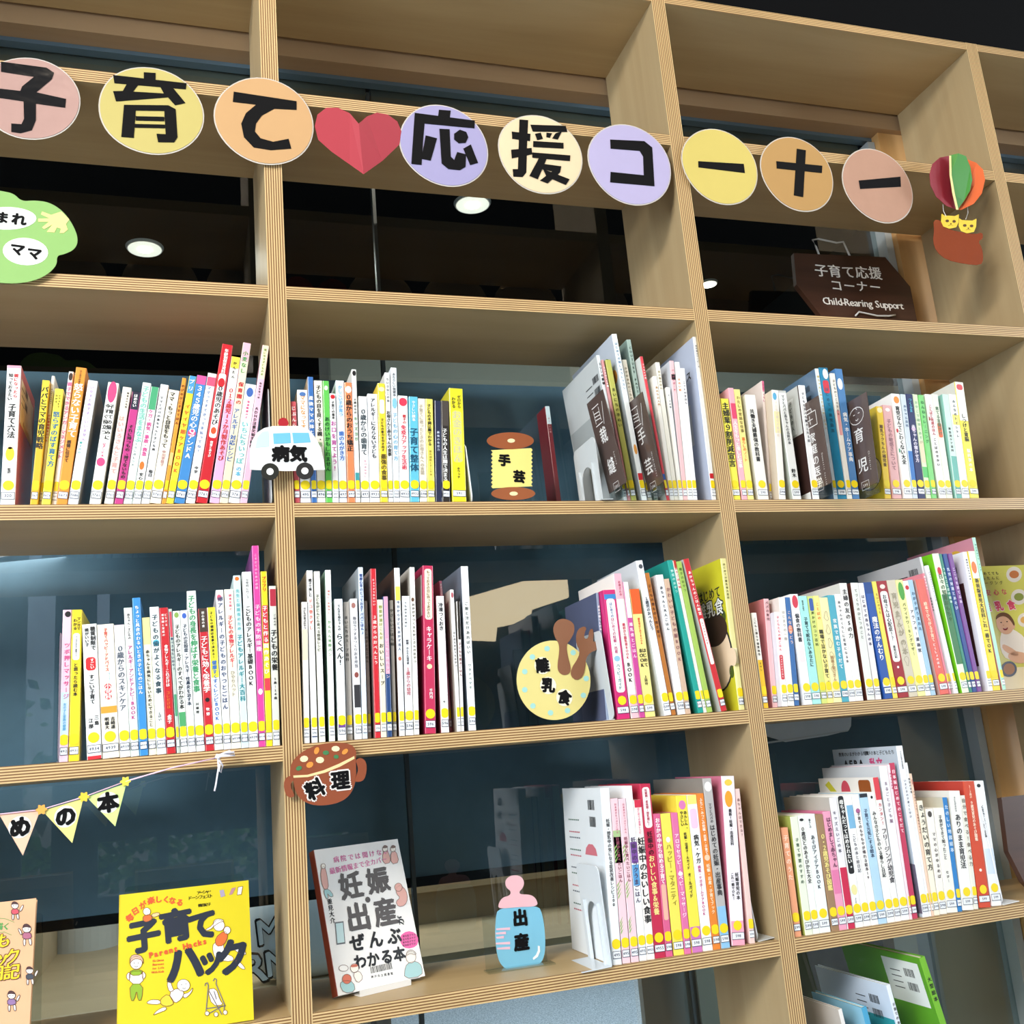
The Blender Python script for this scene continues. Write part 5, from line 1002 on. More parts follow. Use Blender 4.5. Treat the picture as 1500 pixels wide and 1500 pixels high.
# milk bottle sign
yB = .106; BB = basis((0, yB, 0)); bc_ = Crop(400, 1080, 3.5714, BB)
bo = face_obj('bottle_sign', ony(762, 1352, yB), 'blue and pink paper milk bottle reading 出産 on the lower shelf', 'paper sign')
mk(bo, 'bottle', lambda q: q.prism(smoothpoly(bc_.L([(1178,890),(1385,878),(1408,920),(1422,1010),(1425,1110),(1410,1175),(1360,1205),(1270,1217),(1210,1212),(1175,1160),(1162,1050),(1165,950)]), 2), .0012, PAPER('#7cc0de'), BB))
mk(bo, 'teat', lambda q: q.prism(smoothpoly(bc_.L([(1178,898),(1180,870),(1200,838),(1240,828),(1245,805),(1218,785),(1214,750),(1235,727),(1270,720),(1300,730),(1315,760),(1305,790),(1288,805),(1290,822),(1345,822),(1375,842),(1388,885),(1280,888)]), 2), .0012, PAPER('#eebcc6'), BB, .0006), 'pink teat')
def f(q):
    for x0, x1, y in ((1168, 1240, 1000), (1165, 1218, 1022), (1168, 1208, 1044), (1165, 1240, 1075), (1172, 1240, 1101)): q.prism(bc_.L([(x0, y), (x1, y - 6), (x1, y + 8), (x0, y + 9)]), .0002, PAPER('#e9c3d4'), BB, .0004); yield
mks(bo, 'scale_mark', f)
mk(bo, 'highlight', lambda q: q.prism(bc_.L([(1385,1090),(1395,1092),(1397,1120),(1385,1148),(1362,1165),(1358,1155),(1375,1138),(1385,1115)]), .0002, PAPER('#f2f6f8'), BB, .0004))
def f(q):
    for ch, x, y in (('出', 1292, 945), ('産', 1298, 1072)): p = bc_(x, y); q.text(ch, BB, p[0], p[1], .0265, INKP, .0008, .06); yield
mks(bo, 'character', f)
p0 = ony(710, 1400, yB + .006); stand('sign_stand', 'clear acrylic stand behind the milk bottle sign', p0[0], p0[0] + .105, SZ[5], yB + .004, .082)
# bunting with string and bow
yF = -.012; BF = basis((0, yF, 0)); fc = Crop(0, 1080, 3.5714, BF)
def yarn(q, pts, r, m): q.tube([(p[0], yF - .002 - (p[2] if len(p) > 2 else 0), p[1]) for p in pts], r, m, 6)
bu = face_obj('bunting', ony(100, 1180, yF), 'paper triangle bunting reading めの本 hung on pink and white yarn across the left bay', 'bunting')
YARN = mat('#e8e2ea', .9, 0, .12, 0, 'yarn'); YARNP = mat('#e9c3d6', .9, 0, .12, 0, 'yarn')
for nm, tri, cl_, ch, cx, cy, an, lb in (('flag', [(-5,402),(213,376),(120,618)], '#f0c0a2', 'め', 105, 470, .15, 'peach paper flag with め'), ('flag', [(222,385),(437,318),(378,553)], '#eadf84', 'の', 343, 415, .2, 'pale yellow paper flag with の'), ('flag', [(452,312),(662,240),(603,466)], '#cfe48c', '本', 566, 342, .1, 'lime green paper flag with 本'), ('flag', [(-240, 430), (-20, 400), (-110, 640)], '#bcd9e0', 'す', -120, 490, .1, None)):
    o = mk(bu, nm, lambda q: q.prism(fc.L(tri), .0005, PAPER(cl_), BF, .0006), lb)
    def f(q):
        p = fc(cx, cy); q.prism(circ(p[0], p[1], .0145), .0002, PAPER('#f1f0ea'), BF, .0009); q.text(ch, BF, p[0], p[1], .028, INKP, .0014, .06, an)
    mk(o, 'flag_letter', f)
for x, y, cl_ in ((218, 378, '#f0a84a'), (440, 312, '#f2c73a'), (657, 231, '#f4d84a')):
    mk(bu, 'paper_flower', lambda q: q.prism([( (lambda p: (p[0] + .0062 * (1 + .22 * math.cos(6 * t)) * math.cos(t), p[1] + .0062 * (1 + .22 * math.cos(6 * t)) * math.sin(t)))(fc(x, y))) for t in [2 * math.pi * i / 24 for i in range(24)]], .0006, PAPER(cl_), BF, .0030))
def f(q):
    yarn(q, [fc(*p) for p in ((-300, 440), (0, 402), (218, 378), (440, 312), (657, 231))], .0009, YARNP); yarn(q, [fc(*p) for p in ((657, 231), (900, 160), (1130, 108))], .0012, YARNP)
mk(bu, 'yarn', f, smooth=True)
def f(q):
    yarn(q, [fc(*p) + (d,) for *p, d in ((1130,108,0),(1145,95,.004),(1180,80,.008),(1222,78,.006),(1228,95,.004),(1190,98,.006),(1150,100,.006),(1135,105,.002))], .0016, YARN); yarn(q, [fc(*p) + (d,) for *p, d in ((1135,105,.002),(1160,90,.006),(1200,72,.004),(1218,82,.002),(1170,92,.006),(1140,110,.004))], .0016, YARN)
    yarn(q, [fc(*p) for p in ((1140,105),(1165,150),(1155,185),(1145,175),(1150,140))], .0015, YARN); yarn(q, [fc(*p) for p in ((1140,110),(1143,160),(1135,210),(1128,255),(1122,282))], .0014, YARN)
    yarn(q, [fc(*p) + (.003,) for p in ((1125,100),(1148,112),(1150,98),(1130,92))], .002, YARN)
mk(bu, 'yarn_bow', f, 'white yarn bow', True)
# hot-air balloon with two cats
yH = -.02; BH = basis((0, yH, 0)); hc = Crop(1000, 0, 3, BH)
hb = face_obj('paper_balloon', ony(1402, 300, yH), 'folded paper balloon in red, green and orange carrying two yellow cats in a brown basket', 'paper decoration')
def lobe(q, pts, ys, m):
    n = len(pts); fr = [(lambda w_: (w_[0], ys[i], w_[2]))(ony(1000 + pts[i][0] / 3, pts[i][1] / 3, ys[i])) for i in range(n)]; bk = [(x, y + .0008, z) for x, y, z in fr]
    q.add(fr + bk, [tuple(range(n)), tuple(range(2 * n - 1, n - 1, -1))] + [(i, n + i, n + (i + 1) % n, (i + 1) % n) for i in range(n)], m)
RL = [(1175,684),(1130,692),(1098,720),(1085,765),(1090,815),(1115,865),(1160,905),(1208,922),(1200,860),(1180,770)]
mk(hb, 'balloon_lobe', lambda q: lobe(q, RL, [-.03, -.034, -.038, -.04, -.04, -.036, -.032, -.026, -.026, -.028], PAPER('#8e1f30')), 'dark red lobe')
mk(hb, 'balloon_lobe', lambda q: lobe(q, [(1250,700),(1290,715),(1320,745),(1329,790),(1315,850),(1280,895),(1225,922),(1205,920),(1250,860),(1270,790)], [-.03, -.034, -.038, -.04, -.038, -.034, -.03, -.026, -.028, -.03], PAPER('#d9622c')), 'orange lobe')
mk(hb, 'balloon_lobe', lambda q: lobe(q, [(1175,682),(1212,674),(1245,686),(1265,735),(1273,790),(1262,840),(1235,885),(1208,922),(1188,850),(1176,770)], [-.045, -.05, -.048, -.044, -.042, -.042, -.038, -.03, -.046, -.048], PAPER('#3f8a34')), 'green lobe folded forward')
mk(hb, 'lobe_edge', lambda q: lobe(q, [(1172,684),(1180,684),(1182,770),(1196,850),(1212,921),(1203,921),(1186,850),(1174,770)], [-.0515] * 8, PAPER('#e7dd9a')))
mk(hb, 'cord', lambda q: q.tube([(p[0], yH - .004, p[1]) for p in (hc(1138, 902), hc(1140, 930), hc(1152, 955))], .0007, mat('#d8d8d4', .5), 5)); mk(hb, 'cord', lambda q: q.tube([(p[0], yH - .004, p[1]) for p in (hc(1246, 915), hc(1248, 940), hc(1238, 968))], .0007, mat('#d8d8d4', .5), 5))
mk(hb, 'basket', lambda q: q.prism(smoothpoly(hc.L([(1102,965),(1135,968),(1145,1000),(1210,1018),(1285,1030),(1318,1020),(1320,1050),(1298,1060),(1316,1090),(1322,1140),(1310,1166),(1240,1160),(1160,1142),(1115,1105),(1100,1060),(1106,1010)]), 1), .001, lam_mat('#8d452c'), BH))
def cat(x, y):
    def f(q): q.prism(hc.L([(x-38,y-30),(x-26,y-22),(x+20,y-20),(x+38,y-28),(x+36,y+8),(x+26,y+30),(x-4,y+36),(x-30,y+26),(x-40,y+4)]), .0008, PAPER('#ecc93a'), BH, .001)
    o = mk(hb, 'paper_cat', f, 'yellow paper cat face')
    def g(q):
        q.prism(hc.E(x - 14, y + 2, 8, 6, 10), .0002, PAPER('#5a3c14'), BH, .0014); q.prism(hc.E(x + 16, y + 4, 8, 6, 10), .0002, PAPER('#5a3c14'), BH, .0014); q.prism(hc.L([(x-2,y+12),(x+6,y+12),(x+2,y+18)]), .0002, PAPER('#5a3c14'), BH, .0014)
        for dx in (-10, 12): stroke(hc.L([(x + 2, y + 18), (x + dx, y + 23)]), .0006, BH, q, PAPER('#5a3c14'), .0015)
    mk(o, 'face', g)
cat(1175, 970); cat(1252, 990)
# dark wooden plates with hanging wire
def plate(label, y, crop, outline, wires, texts, th=.012):
    B = basis((0, y, 0), (1, 0, 0), (0, .12, 1)); c = Crop(*crop, B); P = c.L(outline); cxm = np.mean(P, axis=0); o0 = B[0] + B[1] * cxm[0] + B[2] * cxm[1]
    o = face_obj('wooden_plate', o0, label, 'sign')
    mk(o, 'board', lambda q: q.prism(P, th, WALNUT, B))
    for wv in wires:
        mk(o, 'wire_hook', lambda q: q.tube([tuple(B[0] + B[1] * p[0] + B[2] * p[1] - B[3] * wv[1]) for p in c.L(wv[0])], .0022, mat('#d8dada', .3, .3), 8), smooth=True)
    if texts:
        def f(q):
            for s_, pts, sz in texts:
                for ch, p in zip(s_, pts): p = c(*p); q.text(ch, B, p[0], p[1], sz, mat('#eeece6', .5, 0, 0), .0008, .02, -.05)
        mk(o, 'lettering', f)
    return o
def along(n, a, b): return [(a[0] + (b[0] - a[0]) * i / (n - 1), a[1] + (b[1] - a[1]) * i / (n - 1)) for i in range(n)]
def latin(s, a, b, sz):
    wd = {'i': .35, 'l': .35, '-': .4, ' ': .35, 'r': .45, 't': .45, 'f': .4}; W_ = [wd.get(c, .62) + (.1 if c.isupper() else 0) for c in s]; tot = sum(W_); out = []; t = 0
    for k in W_: f_ = (t + k / 2) / tot; out.append((a[0] + (b[0] - a[0]) * f_, a[1] + (b[1] - a[1]) * f_)); t += k
    return (s, out, sz)
plate('dark wooden octagonal plate reading 子育て応援コーナー and Child-Rearing Support, below the title discs', .10, (1000, 0, 3), [(488,1112),(890,1130),(1000,1260),(1032,1420),(760,1420),(607,1386),(500,1250)],
      [([(605,1120),(590,1080),(575,1050),(600,1045),(680,1062),(710,1058),(725,1090),(742,1128)], -.004), ([(755,1392),(770,1375),(850,1392),(900,1393),(930,1388)], .004)],
      [('子育て応援', along(5, (608, 1190), (845, 1202)), .036), ('コーナー', along(4, (675, 1255), (845, 1263)), .032), latin('Child-Rearing Support', (618, 1322), (968, 1345), .0265)])
plate('dark walnut plate with cut corners standing at the right end of the lower shelf', .055, (1280, 1080, 5), [(935,440),(1300,400),(1400,760),(1350,1120),(1180,1140),(1100,1060),(985,835)], [], [])
# label plates between the books
PLT = mat('#54443f', .35, .3, .05)
def divider(x, z0, y0, dep, h, lean, chars, label, icon, latin_s, code):
    o = tag(empty('divider_plate', (x, y0, z0 + .0006), (0, lean, 0)), label, 'divider', None)
    B = basis((-.0012, dep, 0), (0, -1, 0), (0, 0, 1))
    q = MB(); q.box((-.0010, 0, .02), (.0010, dep, h), PLT); q.build('plate', o)
    q = MB(); q.box((-.0016, 0, 0), (-.0011, dep, .02), ACR); q.box((.0011, 0, 0), (.0016, dep, h + .001), ACR); q.build('clear_sleeve', o)
    q = MB(); W2 = mat('#e4e2e0', .5, 0, 0)
    n = len(chars)
    for i, ch in enumerate(chars): q.text(ch, B, dep * .50, h * (.62 - i * (.30 if n < 3 else .115)), min(dep * .55, .020 if n > 2 else .031), W2, .0003, .02)
    for i, ch in enumerate(latin_s): q.text(ch, B, dep * .80, h * .42 - i * .0042, .006, W2, .0003, 0, -math.pi / 2)
    zc = h * .12
    for aa, bb in (((.35, zc - .008), (.65, zc - .008)), ((.65, zc - .008), (.65, zc + .008)), ((.65, zc + .008), (.35, zc + .008)), ((.35, zc + .008), (.35, zc - .008))): stroke([(aa[0] * dep, aa[1]), (bb[0] * dep, bb[1])], .0008, B, q, W2, .0003)
    for i, ch in enumerate(code): q.text(ch, B, dep * .5 + (i - 1) * .005, zc, .008, W2, .0003)
    for pl in icon: stroke([(dep * (.5 + .01 * a), h * .82 + .0006 * b * 1.0) for a, b in pl], .0016, B, q, W2, .0003)
    q.build('printed_sign', o); return o
SPOOL = [[(-28, 30), (12, 30)], [(-24, 22), (-24, -18)], [(8, 22), (8, -18)], [(-28, -26), (12, -26)], [(-24, 12), (8, 8)], [(-24, 2), (8, -2)], [(-24, -8), (8, -12)], [(34, 28), (18, -34)]]
KIT = [[(-30, 18), (30, 18), (30, -28), (-30, -28), (-30, 18)], [(-12, 18), (-12, 30), (12, 30), (12, 18)], [(0, 8), (0, -18)], [(-13, -5), (13, -5)]]
BABY = [[(30 * math.cos(t), 28 * math.sin(t)) for t in [k * math.pi / 7 for k in range(15)]], [(-12, 6), (-6, 6)], [(8, 6), (14, 6)], [(-5, -12), (0, -16), (6, -12)], [(0, 28), (5, 20)]]
def xz(u, v, y): p = ony(u, v, y); return p
def place_div(ut, vt, ub, vb, zs, y0, **k):
    pt, pb = ony(ut, vt, y0), ony(ub, vb, y0); ln = math.atan2(pt[0] - pb[0], pt[2] - pb[2]); x = pb[0] - (pb[2] - zs) * math.tan(ln)
    return divider(x, zs, y0, lean=ln, h=math.hypot(pt[0] - x, pt[2] - zs), **k)
k3 = SZ[3]
place_div(790 + 515 / 5.556, 480 + 505 / 5.556, 790 + 710 / 5.556, 480 + 1270 / 5.556, k3, -.045, dep=.075, chars='裁縫', label='brown divider plate reading 裁縫 (sewing), nearer the arched bookend, in the leaning row', icon=SPOOL, latin_s='Sewing', code='593')
place_div(790 + 838 / 5.556, 480 + 525 / 5.556, 790 + 1025 / 5.556, 480 + 1320 / 5.556, k3, -.045, dep=.075, chars='手芸', label='brown divider plate reading 手芸 (handicrafts), nearer the third post, in the leaning row', icon=SPOOL, latin_s='Handicrafts', code='594')
place_div(1040 + 1035 / 6.522, 530 + 325 / 6.522, 1040 + 1180 / 6.522, 530 + 1245 / 6.522, k3, -.040, dep=.072, chars='家庭の医学', label='brown divider plate with first-aid kit drawing, reading 家庭の医学, in the right bay', icon=KIT, latin_s='Domestic health', code='598')
place_div(1240 + 190 / 6.522, 530 + 290 / 6.522, 1240 + 320 / 6.522, 530 + 1240 / 6.522, k3, -.045, dep=.075, chars='育児', label='brown divider plate with baby face drawing, reading 育児, in the right bay', icon=BABY, latin_s='Childcare', code='599')
# bookends
BEM = mat('#c9cfd2', .4, .2, .03); BEW = mat('#e8ebee', .35, .3, .02)
def bookend(label, x, zs, y0, dep, h, m, lean=0.0, arch=True, base=1, name='bookend', bw=.05):
    o = tag(empty(name, (x, y0, zs + .0003), (0, lean, 0)), label, 'bookend')
    B = basis((-.0008, dep, 0), (0, -1, 0), (0, 0, 1)); q = MB(); out = rrect(0, .0012, dep, h, .012, 5)
    if arch:       # plate with an arched opening: two legs, crown
        aw, ah = dep * .27, h * .62; cx = dep * .5; n = 12
        arcp = [(cx + aw * math.cos(t), ah - aw + aw * math.sin(t)) for t in [math.pi * i / n for i in range(n + 1)]]
        q.prism([(dep, .0012)] + [p for p in rrect(0, .0012, dep, h, .012, 5) if p[1] > h * .5 and p[0] >= cx] + [(cx, h), (cx, ah)] + arcp[:n // 2 + 1][::-1] + [(cx + aw, .0012)], .0016, m, B)
        q.prism([(cx, ah), (cx, h)] + [p for p in rrect(0, .0012, dep, h, .012, 5) if p[1] > h * .5 and p[0] < cx] + [(0, .0012), (cx - aw, .0012)] + arcp[n // 2:][::-1], .0016, m, B)
    else: q.prism(out, .0016, m, B)
    q.build('upright_plate', o)
    q = MB(); xx = (-bw, 0) if base > 0 else (0, bw); q.box((xx[0], 0, 0), (xx[1], dep, .0011), m); q.build('base_plate', o)
    if arch:
        q = MB()
        for t in (.2, .8): q.box((-.0045, dep * t - .002, .0012), (-.0009, dep * t + .002, h * .62), m)
        q.build('rib', o)
    return o
xx = xat(790 + 522 / 5.556, -.004, k3)
bookend('grey metal bookend with arched opening against the leaning magazines on the upper shelf', xx - .002, k3, -.006, .105, .118, BEM, -.03, True, -1, bw=.02)
xx = xat(395, .01, k3); bookend('thin pale bookend beside the second post at the end of the left bay upper shelf', -.0035, k3, .012, .14, .200, BEM, .0, False, 1, bw=.012)
xx = xat(420 + 1490 / 5.357, .004, k3); bookend('white plastic bookend right of the tall yellow book お金のきほん', xx - .006, k3, .006, .12, .105, BEW, -.05, False, 1, bw=.003)
xx = xat(850 + 300 / 5.769, .0, SZ[4]); bookend('white metal bookend standing left of the magenta pregnancy guide', xx - .001, SZ[4], .001, .12, .15, BEM, -.06, False, 1, bw=.03)
xx = xat(60 + 150 / 5.77, .0, SZ[4]); bookend('clear acrylic bookend at the left end of the middle shelf', xx - .0022, SZ[4], -.003, .10, .185, ACR, .0, False, 1, bw=.016)
xx = xat(815 + 405 / 4.918, -.002, SZ[5]); bookend('white metal bookend with arched opening at the left of the pregnancy books', xx - .002, SZ[5], -.004, .10, .150, mat('#d5dde3', .35, .3, .02), -.045, True, 1, bw=.05)
xx = xat(1113, .004, SZ[5]); bookend('grey metal bookend at the right end of the pregnancy books', xx + .003, SZ[5], .012, .12, .155, BEM, -.09, False, -1, bw=.03)
xx = xat(1280 + 945 / 5, .0, SZ[5]); bookend('white metal bookend closing the books of the lower shelf beside the walnut plate', xx + .006, SZ[5], .004, .14, .18, BEW, -.06, False, -1, bw=.035)
xx = xat(1240 + 1295 / 6.522, .0, k3); bookend('cream metal bookend behind the yellow green book しつけと育脳', xx - .001, k3, .01, .12, .115, mat('#e6dfb8', .4), -.045, False, -1, bw=.02)
# ------------------------------------------------------------------ face-out books
def face_book(label, A, Bp, up, th, cover, spine, name='face_out_book'):
    # A, Bp bottom corners of the front cover; up = vector to the top; th thickness (behind)
    A, Bp, up = map(lambda v: np.array(v, float), (A, Bp, up)); B = basis(A, Bp - A, up); W_ = np.linalg.norm(Bp - A); H_ = np.linalg.norm(B[2] @ up)
    o = tag(empty(name, tuple(A)), label, 'book')
    H_ = float(up @ B[2])
    mk(o, 'cover', lambda q: (q.prism([(0, 0), (W_, 0), (W_, H_), (0, H_)], .0012, mat(cover, .35, .4), B), q.prism([(0, 0), (W_, 0), (W_, H_), (0, H_)], .0012, mat(cover, .35, .4), B, -(th - .0012)), q.prism([(-.0006, 0), (.0004, 0), (.0004, H_), (-.0006, H_)], th, mat(spine, .35, .4), B)))
    mk(o, 'page_block', lambda q: q.prism([(.001, .002), (W_ - .003, .002), (W_ - .003, H_ - .002), (.001, H_ - .002)], th - .0030, PAGE, B, -.0014))
    return o, B, W_, H_
def ink_fig(q, B, pts, w_, m, lift=.0006): stroke(pts, w_, B, q, m, lift)
def blob(q, B, pts, m, lift=.0004, outline=None, it=1, wd=.0007):
    pts = smoothpoly(pts, it); q.prism(pts, 0, m, B, lift)
    if outline: stroke(pts + pts[:1], wd, B, q, outline, lift + .0002)
def txt(q, B, c, s, a_, b_, sz, m, bold=.02, lift=.0005, an=None):
    n = len(s); pa, pb = c(*a_), c(*b_); ang = math.atan2(pb[1] - pa[1], pb[0] - pa[0]) if an is None else an
    for i, ch in enumerate(s):
        t = i / max(1, n - 1); q.text(ch, B, pa[0] + (pb[0] - pa[0]) * t, pa[1] + (pb[1] - pa[1]) * t, sz, m, lift, bold, ang)
IK = mat('#1a1a1c', .4, .2, 0); SKN = mat('#f6eee2', .4, .2, 0); 
# white pregnancy book leaning on the fourth shelf
zD = SZ[5]; yw_ = .361; wv = np.array([math.cos(yw_), math.sin(yw_), 0]); nv = np.array([-math.sin(yw_), math.cos(yw_), 0]); A = np.array([.0745, .0595, zD + .006]); Bq = A + wv * .155
o, B, W_, H_ = face_book('white pregnancy book 妊娠・出産がぜんぶわかる本 leaning face-out beside the post', A, Bq, (nv * math.sin(.28) + np.array([0, 0, math.cos(.28)])) * .2164, .017, '#eeedea', '#b4584a')
c = Crop(400, 1080, 3.5714, B)
def f(q):
    PK = mat('#d4609c', .4, .2, 0)
    txt(q, B, c, '病院では聞けない', (330, 640), (590, 598), .0105, PK, .02); yield
    txt(q, B, c, '最新情報まで全カバー', (310, 700), (580, 640), .0105, PK, .02); yield
    BK = mat('#3a302a', .4, .2, 0)
    txt(q, B, c, '妊娠', (408, 778), (548, 750), .042, BK, .045); yield
    txt(q, B, c, '・', (495, 852), (496, 852), .03, BK, .05)
    yield
    txt(q, B, c, '出産', (446, 942), (586, 915), .044, BK, .045); yield
    txt(q, B, c, 'が', (668, 958), (668, 957), .014, IK, .04)
    yield
    txt(q, B, c, 'ぜんぶ', (440, 1075), (632, 1040), .027, IK, .045); yield
    txt(q, B, c, 'わかる本', (455, 1175), (660, 1135), .0225, IK, .045); yield
    for i, ch in enumerate('重見大介'): p = c(296 + i * 5, 860 + i * 33); q.text(ch, B, p[0], p[1], .009, IK, .0005, .03)
    yield
mks(o, 'printed_title', f)
def f(q):
    blob(q, B, c.L([(662,1040),(700,1012),(745,1022),(762,1060),(750,1095),(700,1108),(668,1085)]), mat('#e4489c', .4, .2, 0), .0004)
    for k_ in range(4): txt(q, B, c, '産科医がサポート'[:6], (682, 1042 + k_ * 16), (740, 1032 + k_ * 16), .0036, IK, .0, .0006)
    yield 'pink speech burst'
    O1 = mat('#e2a89c', .4, .2, 0); T1 = mat('#9cc9cc', .4, .2, 0); LNE = mat('#7a5a4c', .4, .2, 0)
    blob(q, B, c.L([(248,700),(262,672),(275,690),(285,740),(290,790),(268,800),(252,760)]), O1, .0004, LNE); blob(q, B, c.L([(262,795),(292,795),(318,830),(300,838),(282,815),(290,845),(275,845)]), T1, .0004, LNE); blob(q, B, c.L(circ(262, 675, 12, 14, 10)), SKN, .0006, LNE)
    yield 'drawn standing woman'
    for dx in (0, 42): blob(q, B, c.L([(572+dx,600),(600+dx,592),(618+dx,655),(575+dx,665)]), O1, .0004, LNE); blob(q, B, c.L(circ(585 + dx, 585, 14, 16, 10)), SKN, .0006, LNE); blob(q, B, c.L([(570+dx,582),(580+dx,562),(600+dx,570),(596+dx,580)]), LNE, .0008)
    yield 'drawn couple'
    blob(q, B, c.L([(640,790),(665,772),(695,800),(704,845),(690,880),(655,888),(640,860),(665,840),(645,820)]), O1, .0004, LNE); blob(q, B, c.L(circ(655, 785, 20, 22, 12)), O1, .0006, LNE)
    yield 'drawn curled baby'
    q.prism(c.L([(322,968),(368,962),(378,1080),(332,1086)]), 0, mat('#5c6064', .4, .2, 0), B, .0004); q.prism(c.L([(327,975),(364,970),(373,1072),(336,1078)]), 0, mat('#bcd9dc', .4, .2, 0), B, .0006)
    yield 'drawn phone'
    blob(q, B, c.L([(685,1265),(690,1200),(715,1175),(750,1172),(778,1195),(780,1250)]), T1, .0004, LNE); blob(q, B, c.L(circ(720, 1150, 26, 32, 14)), SKN, .0006, LNE); blob(q, B, c.L([(694,1145),(700,1118),(725,1110),(748,1130),(742,1140),(715,1130)]), mat('#d8d4cc', .4, .2, 0), .0008, LNE)
    yield 'drawn doctor'
    blob(q, B, c.L([(345,1290),(375,1270),(420,1280),(430,1330),(370,1340)]), T1, .0004, LNE); blob(q, B, c.L(circ(385, 1265, 24, 26, 12)), mat('#d8643c', .4, .2, 0), .0006, LNE); blob(q, B, c.L([(415,1235),(450,1220),(472,1260),(440,1290)]), SKN, .0004, LNE); blob(q, B, c.L(circ(425, 1208, 22, 24, 12)), SKN, .0006, LNE); blob(q, B, c.L([(404,1205),(410,1190),(435,1186),(446,1200)]), mat('#c8603c', .4, .2, 0), .0008)
    blob(q, B, c.L(circ(368, 1208, 25, 17, 12)), mat('#f4f2ee', .4, .2, 0), .0004, LNE)
    yield 'drawn family'
mks(o, 'printed_figure', f)
def f(q):
    q.prism(c.L([(498,1200),(628,1180),(636,1240),(506,1262)]), 0, mat('#f2f2f0', .4), B, .0004)
    p0_, p1_ = c(508, 1215), c(625, 1198); L_ = p1_[0] - p0_[0]; rn = random.Random(2); t = 0
    while t < .97: w2 = rn.choice((.012, .02, .03)); q.prism([(p0_[0] + L_ * t, p0_[1] - .006 + .0 * t), (p0_[0] + L_ * (t + w2), p0_[1] - .006), (p0_[0] + L_ * (t + w2), p0_[1] + .0035), (p0_[0] + L_ * t, p0_[1] + .0035)], 0, IK, B, .0006); t += w2 + rn.choice((.012, .02, .025))
    txt(q, B, c, '神戸市立図書館', (518, 1254), (620, 1236), .0042, IK, .02, .0006)
mk(o, 'barcode_label', f)
bs_ = tag(empty('book_stand', (.15, .10, zD)), 'white wire stand under the white pregnancy book', 'book stand')
def Q(u_, v_, z_): return tuple(np.array([.0745, .0595, zD]) + wv * u_ + nv * v_ + np.array([0, 0, z_]))
STW = mat('#e4e4e2', .35, .2, .02)
def f(q):
    for (u0, u1, v0, v1, z0, z1) in ((.03, .12, -.014, .075, .0004, .0024), (.03, .12, -.014, -.0115, .0024, .009)):
        P8 = [Q(u, v, z) for z in (z0, z1) for u, v in ((u0, v0), (u1, v0), (u1, v1), (u0, v1))]; q.add(P8, [(0, 3, 2, 1), (4, 5, 6, 7), (0, 1, 5, 4), (1, 2, 6, 5), (2, 3, 7, 6), (3, 0, 4, 7)], STW)
mk(bs_, 'foot', f)
def f(q):
    P8 = [Q(u, v, z) for z, vv in ((.0026, .026), (.12, .0555)) for u, v in ((.04, vv), (.11, vv), (.11, vv + .002), (.04, vv + .002))]; q.add(P8, [(0, 3, 2, 1), (4, 5, 6, 7), (0, 1, 5, 4), (1, 2, 6, 5), (2, 3, 7, 6), (3, 0, 4, 7)], STW)
mk(bs_, 'back_rest', f)
# yellow parenting book on the left bay
yK = .03; TL, TR = ony(177, 1310, yK + .035), ony(366, 1290, yK + .035)
A = np.array([TL[0] - .0015, yK - .02, zD + .0012]); Bq = np.array([TR[0] - .002, yK - .02, zD + .0012]); up = (TL + TR) / 2 - (A + Bq) / 2; up[0] = 0
o, B, W_, H_ = face_book('bright yellow parenting book 子育てハック shown face-out on a clear stand in the left bay', A, Bq, up, .016, '#d9c824', '#cfba1c')
c = Crop(0, 1080, 3.5714, B)
def f(q):
    NV = mat('#202838', .4, .2, 0); RD = mat('#d8542c', .4, .2, 0)
    for ch, x, y, an in (('毎', 678, 945, .6), ('日', 708, 910, .5), ('が', 748, 878, .4), ('楽', 790, 855, .2), ('し', 832, 848, 0), ('く', 868, 850, 0), ('な', 902, 855, -.1), ('る', 940, 865, -.2)): p = c(x, y); q.text(ch, B, p[0], p[1], .0105, RD, .0005, .045, an)
    yield
    for ch, x, y, s in (('子', 752, 1040, .046), ('育', 922, 985, .046), ('て', 1055, 985, .044), ('ハ', 965, 1185, .054), ('ッ', 1105, 1165, .040), ('ク', 1215, 1150, .050)): p = c(x, y); q.text(ch, B, p[0], p[1], s, NV, .0005, .055, .08); yield
    txt(q, B, c, 'アーシャ・', (1040, 815), (1100, 805), .0062, IK, .03); txt(q, B, c, 'ドーンフェスト', (995, 842), (1105, 830), .0062, IK, .03); txt(q, B, c, '鶴田紀子', (1045, 880), (1095, 874), .005, IK, .03); yield
    txt(q, B, c, 'Parent Hacks', (790, 1140), (1070, 1068), .0105, RD, .05, .0008); yield
    for j, s_ in enumerate(('1St Genius', 'Shortcuts', 'for Life', 'With Kids')): txt(q, B, c, s_, (800, 1170 + j * 20), (855, 1165 + j * 20), .0042, RD, .03)
    yield
mks(o, 'printed_title', f)
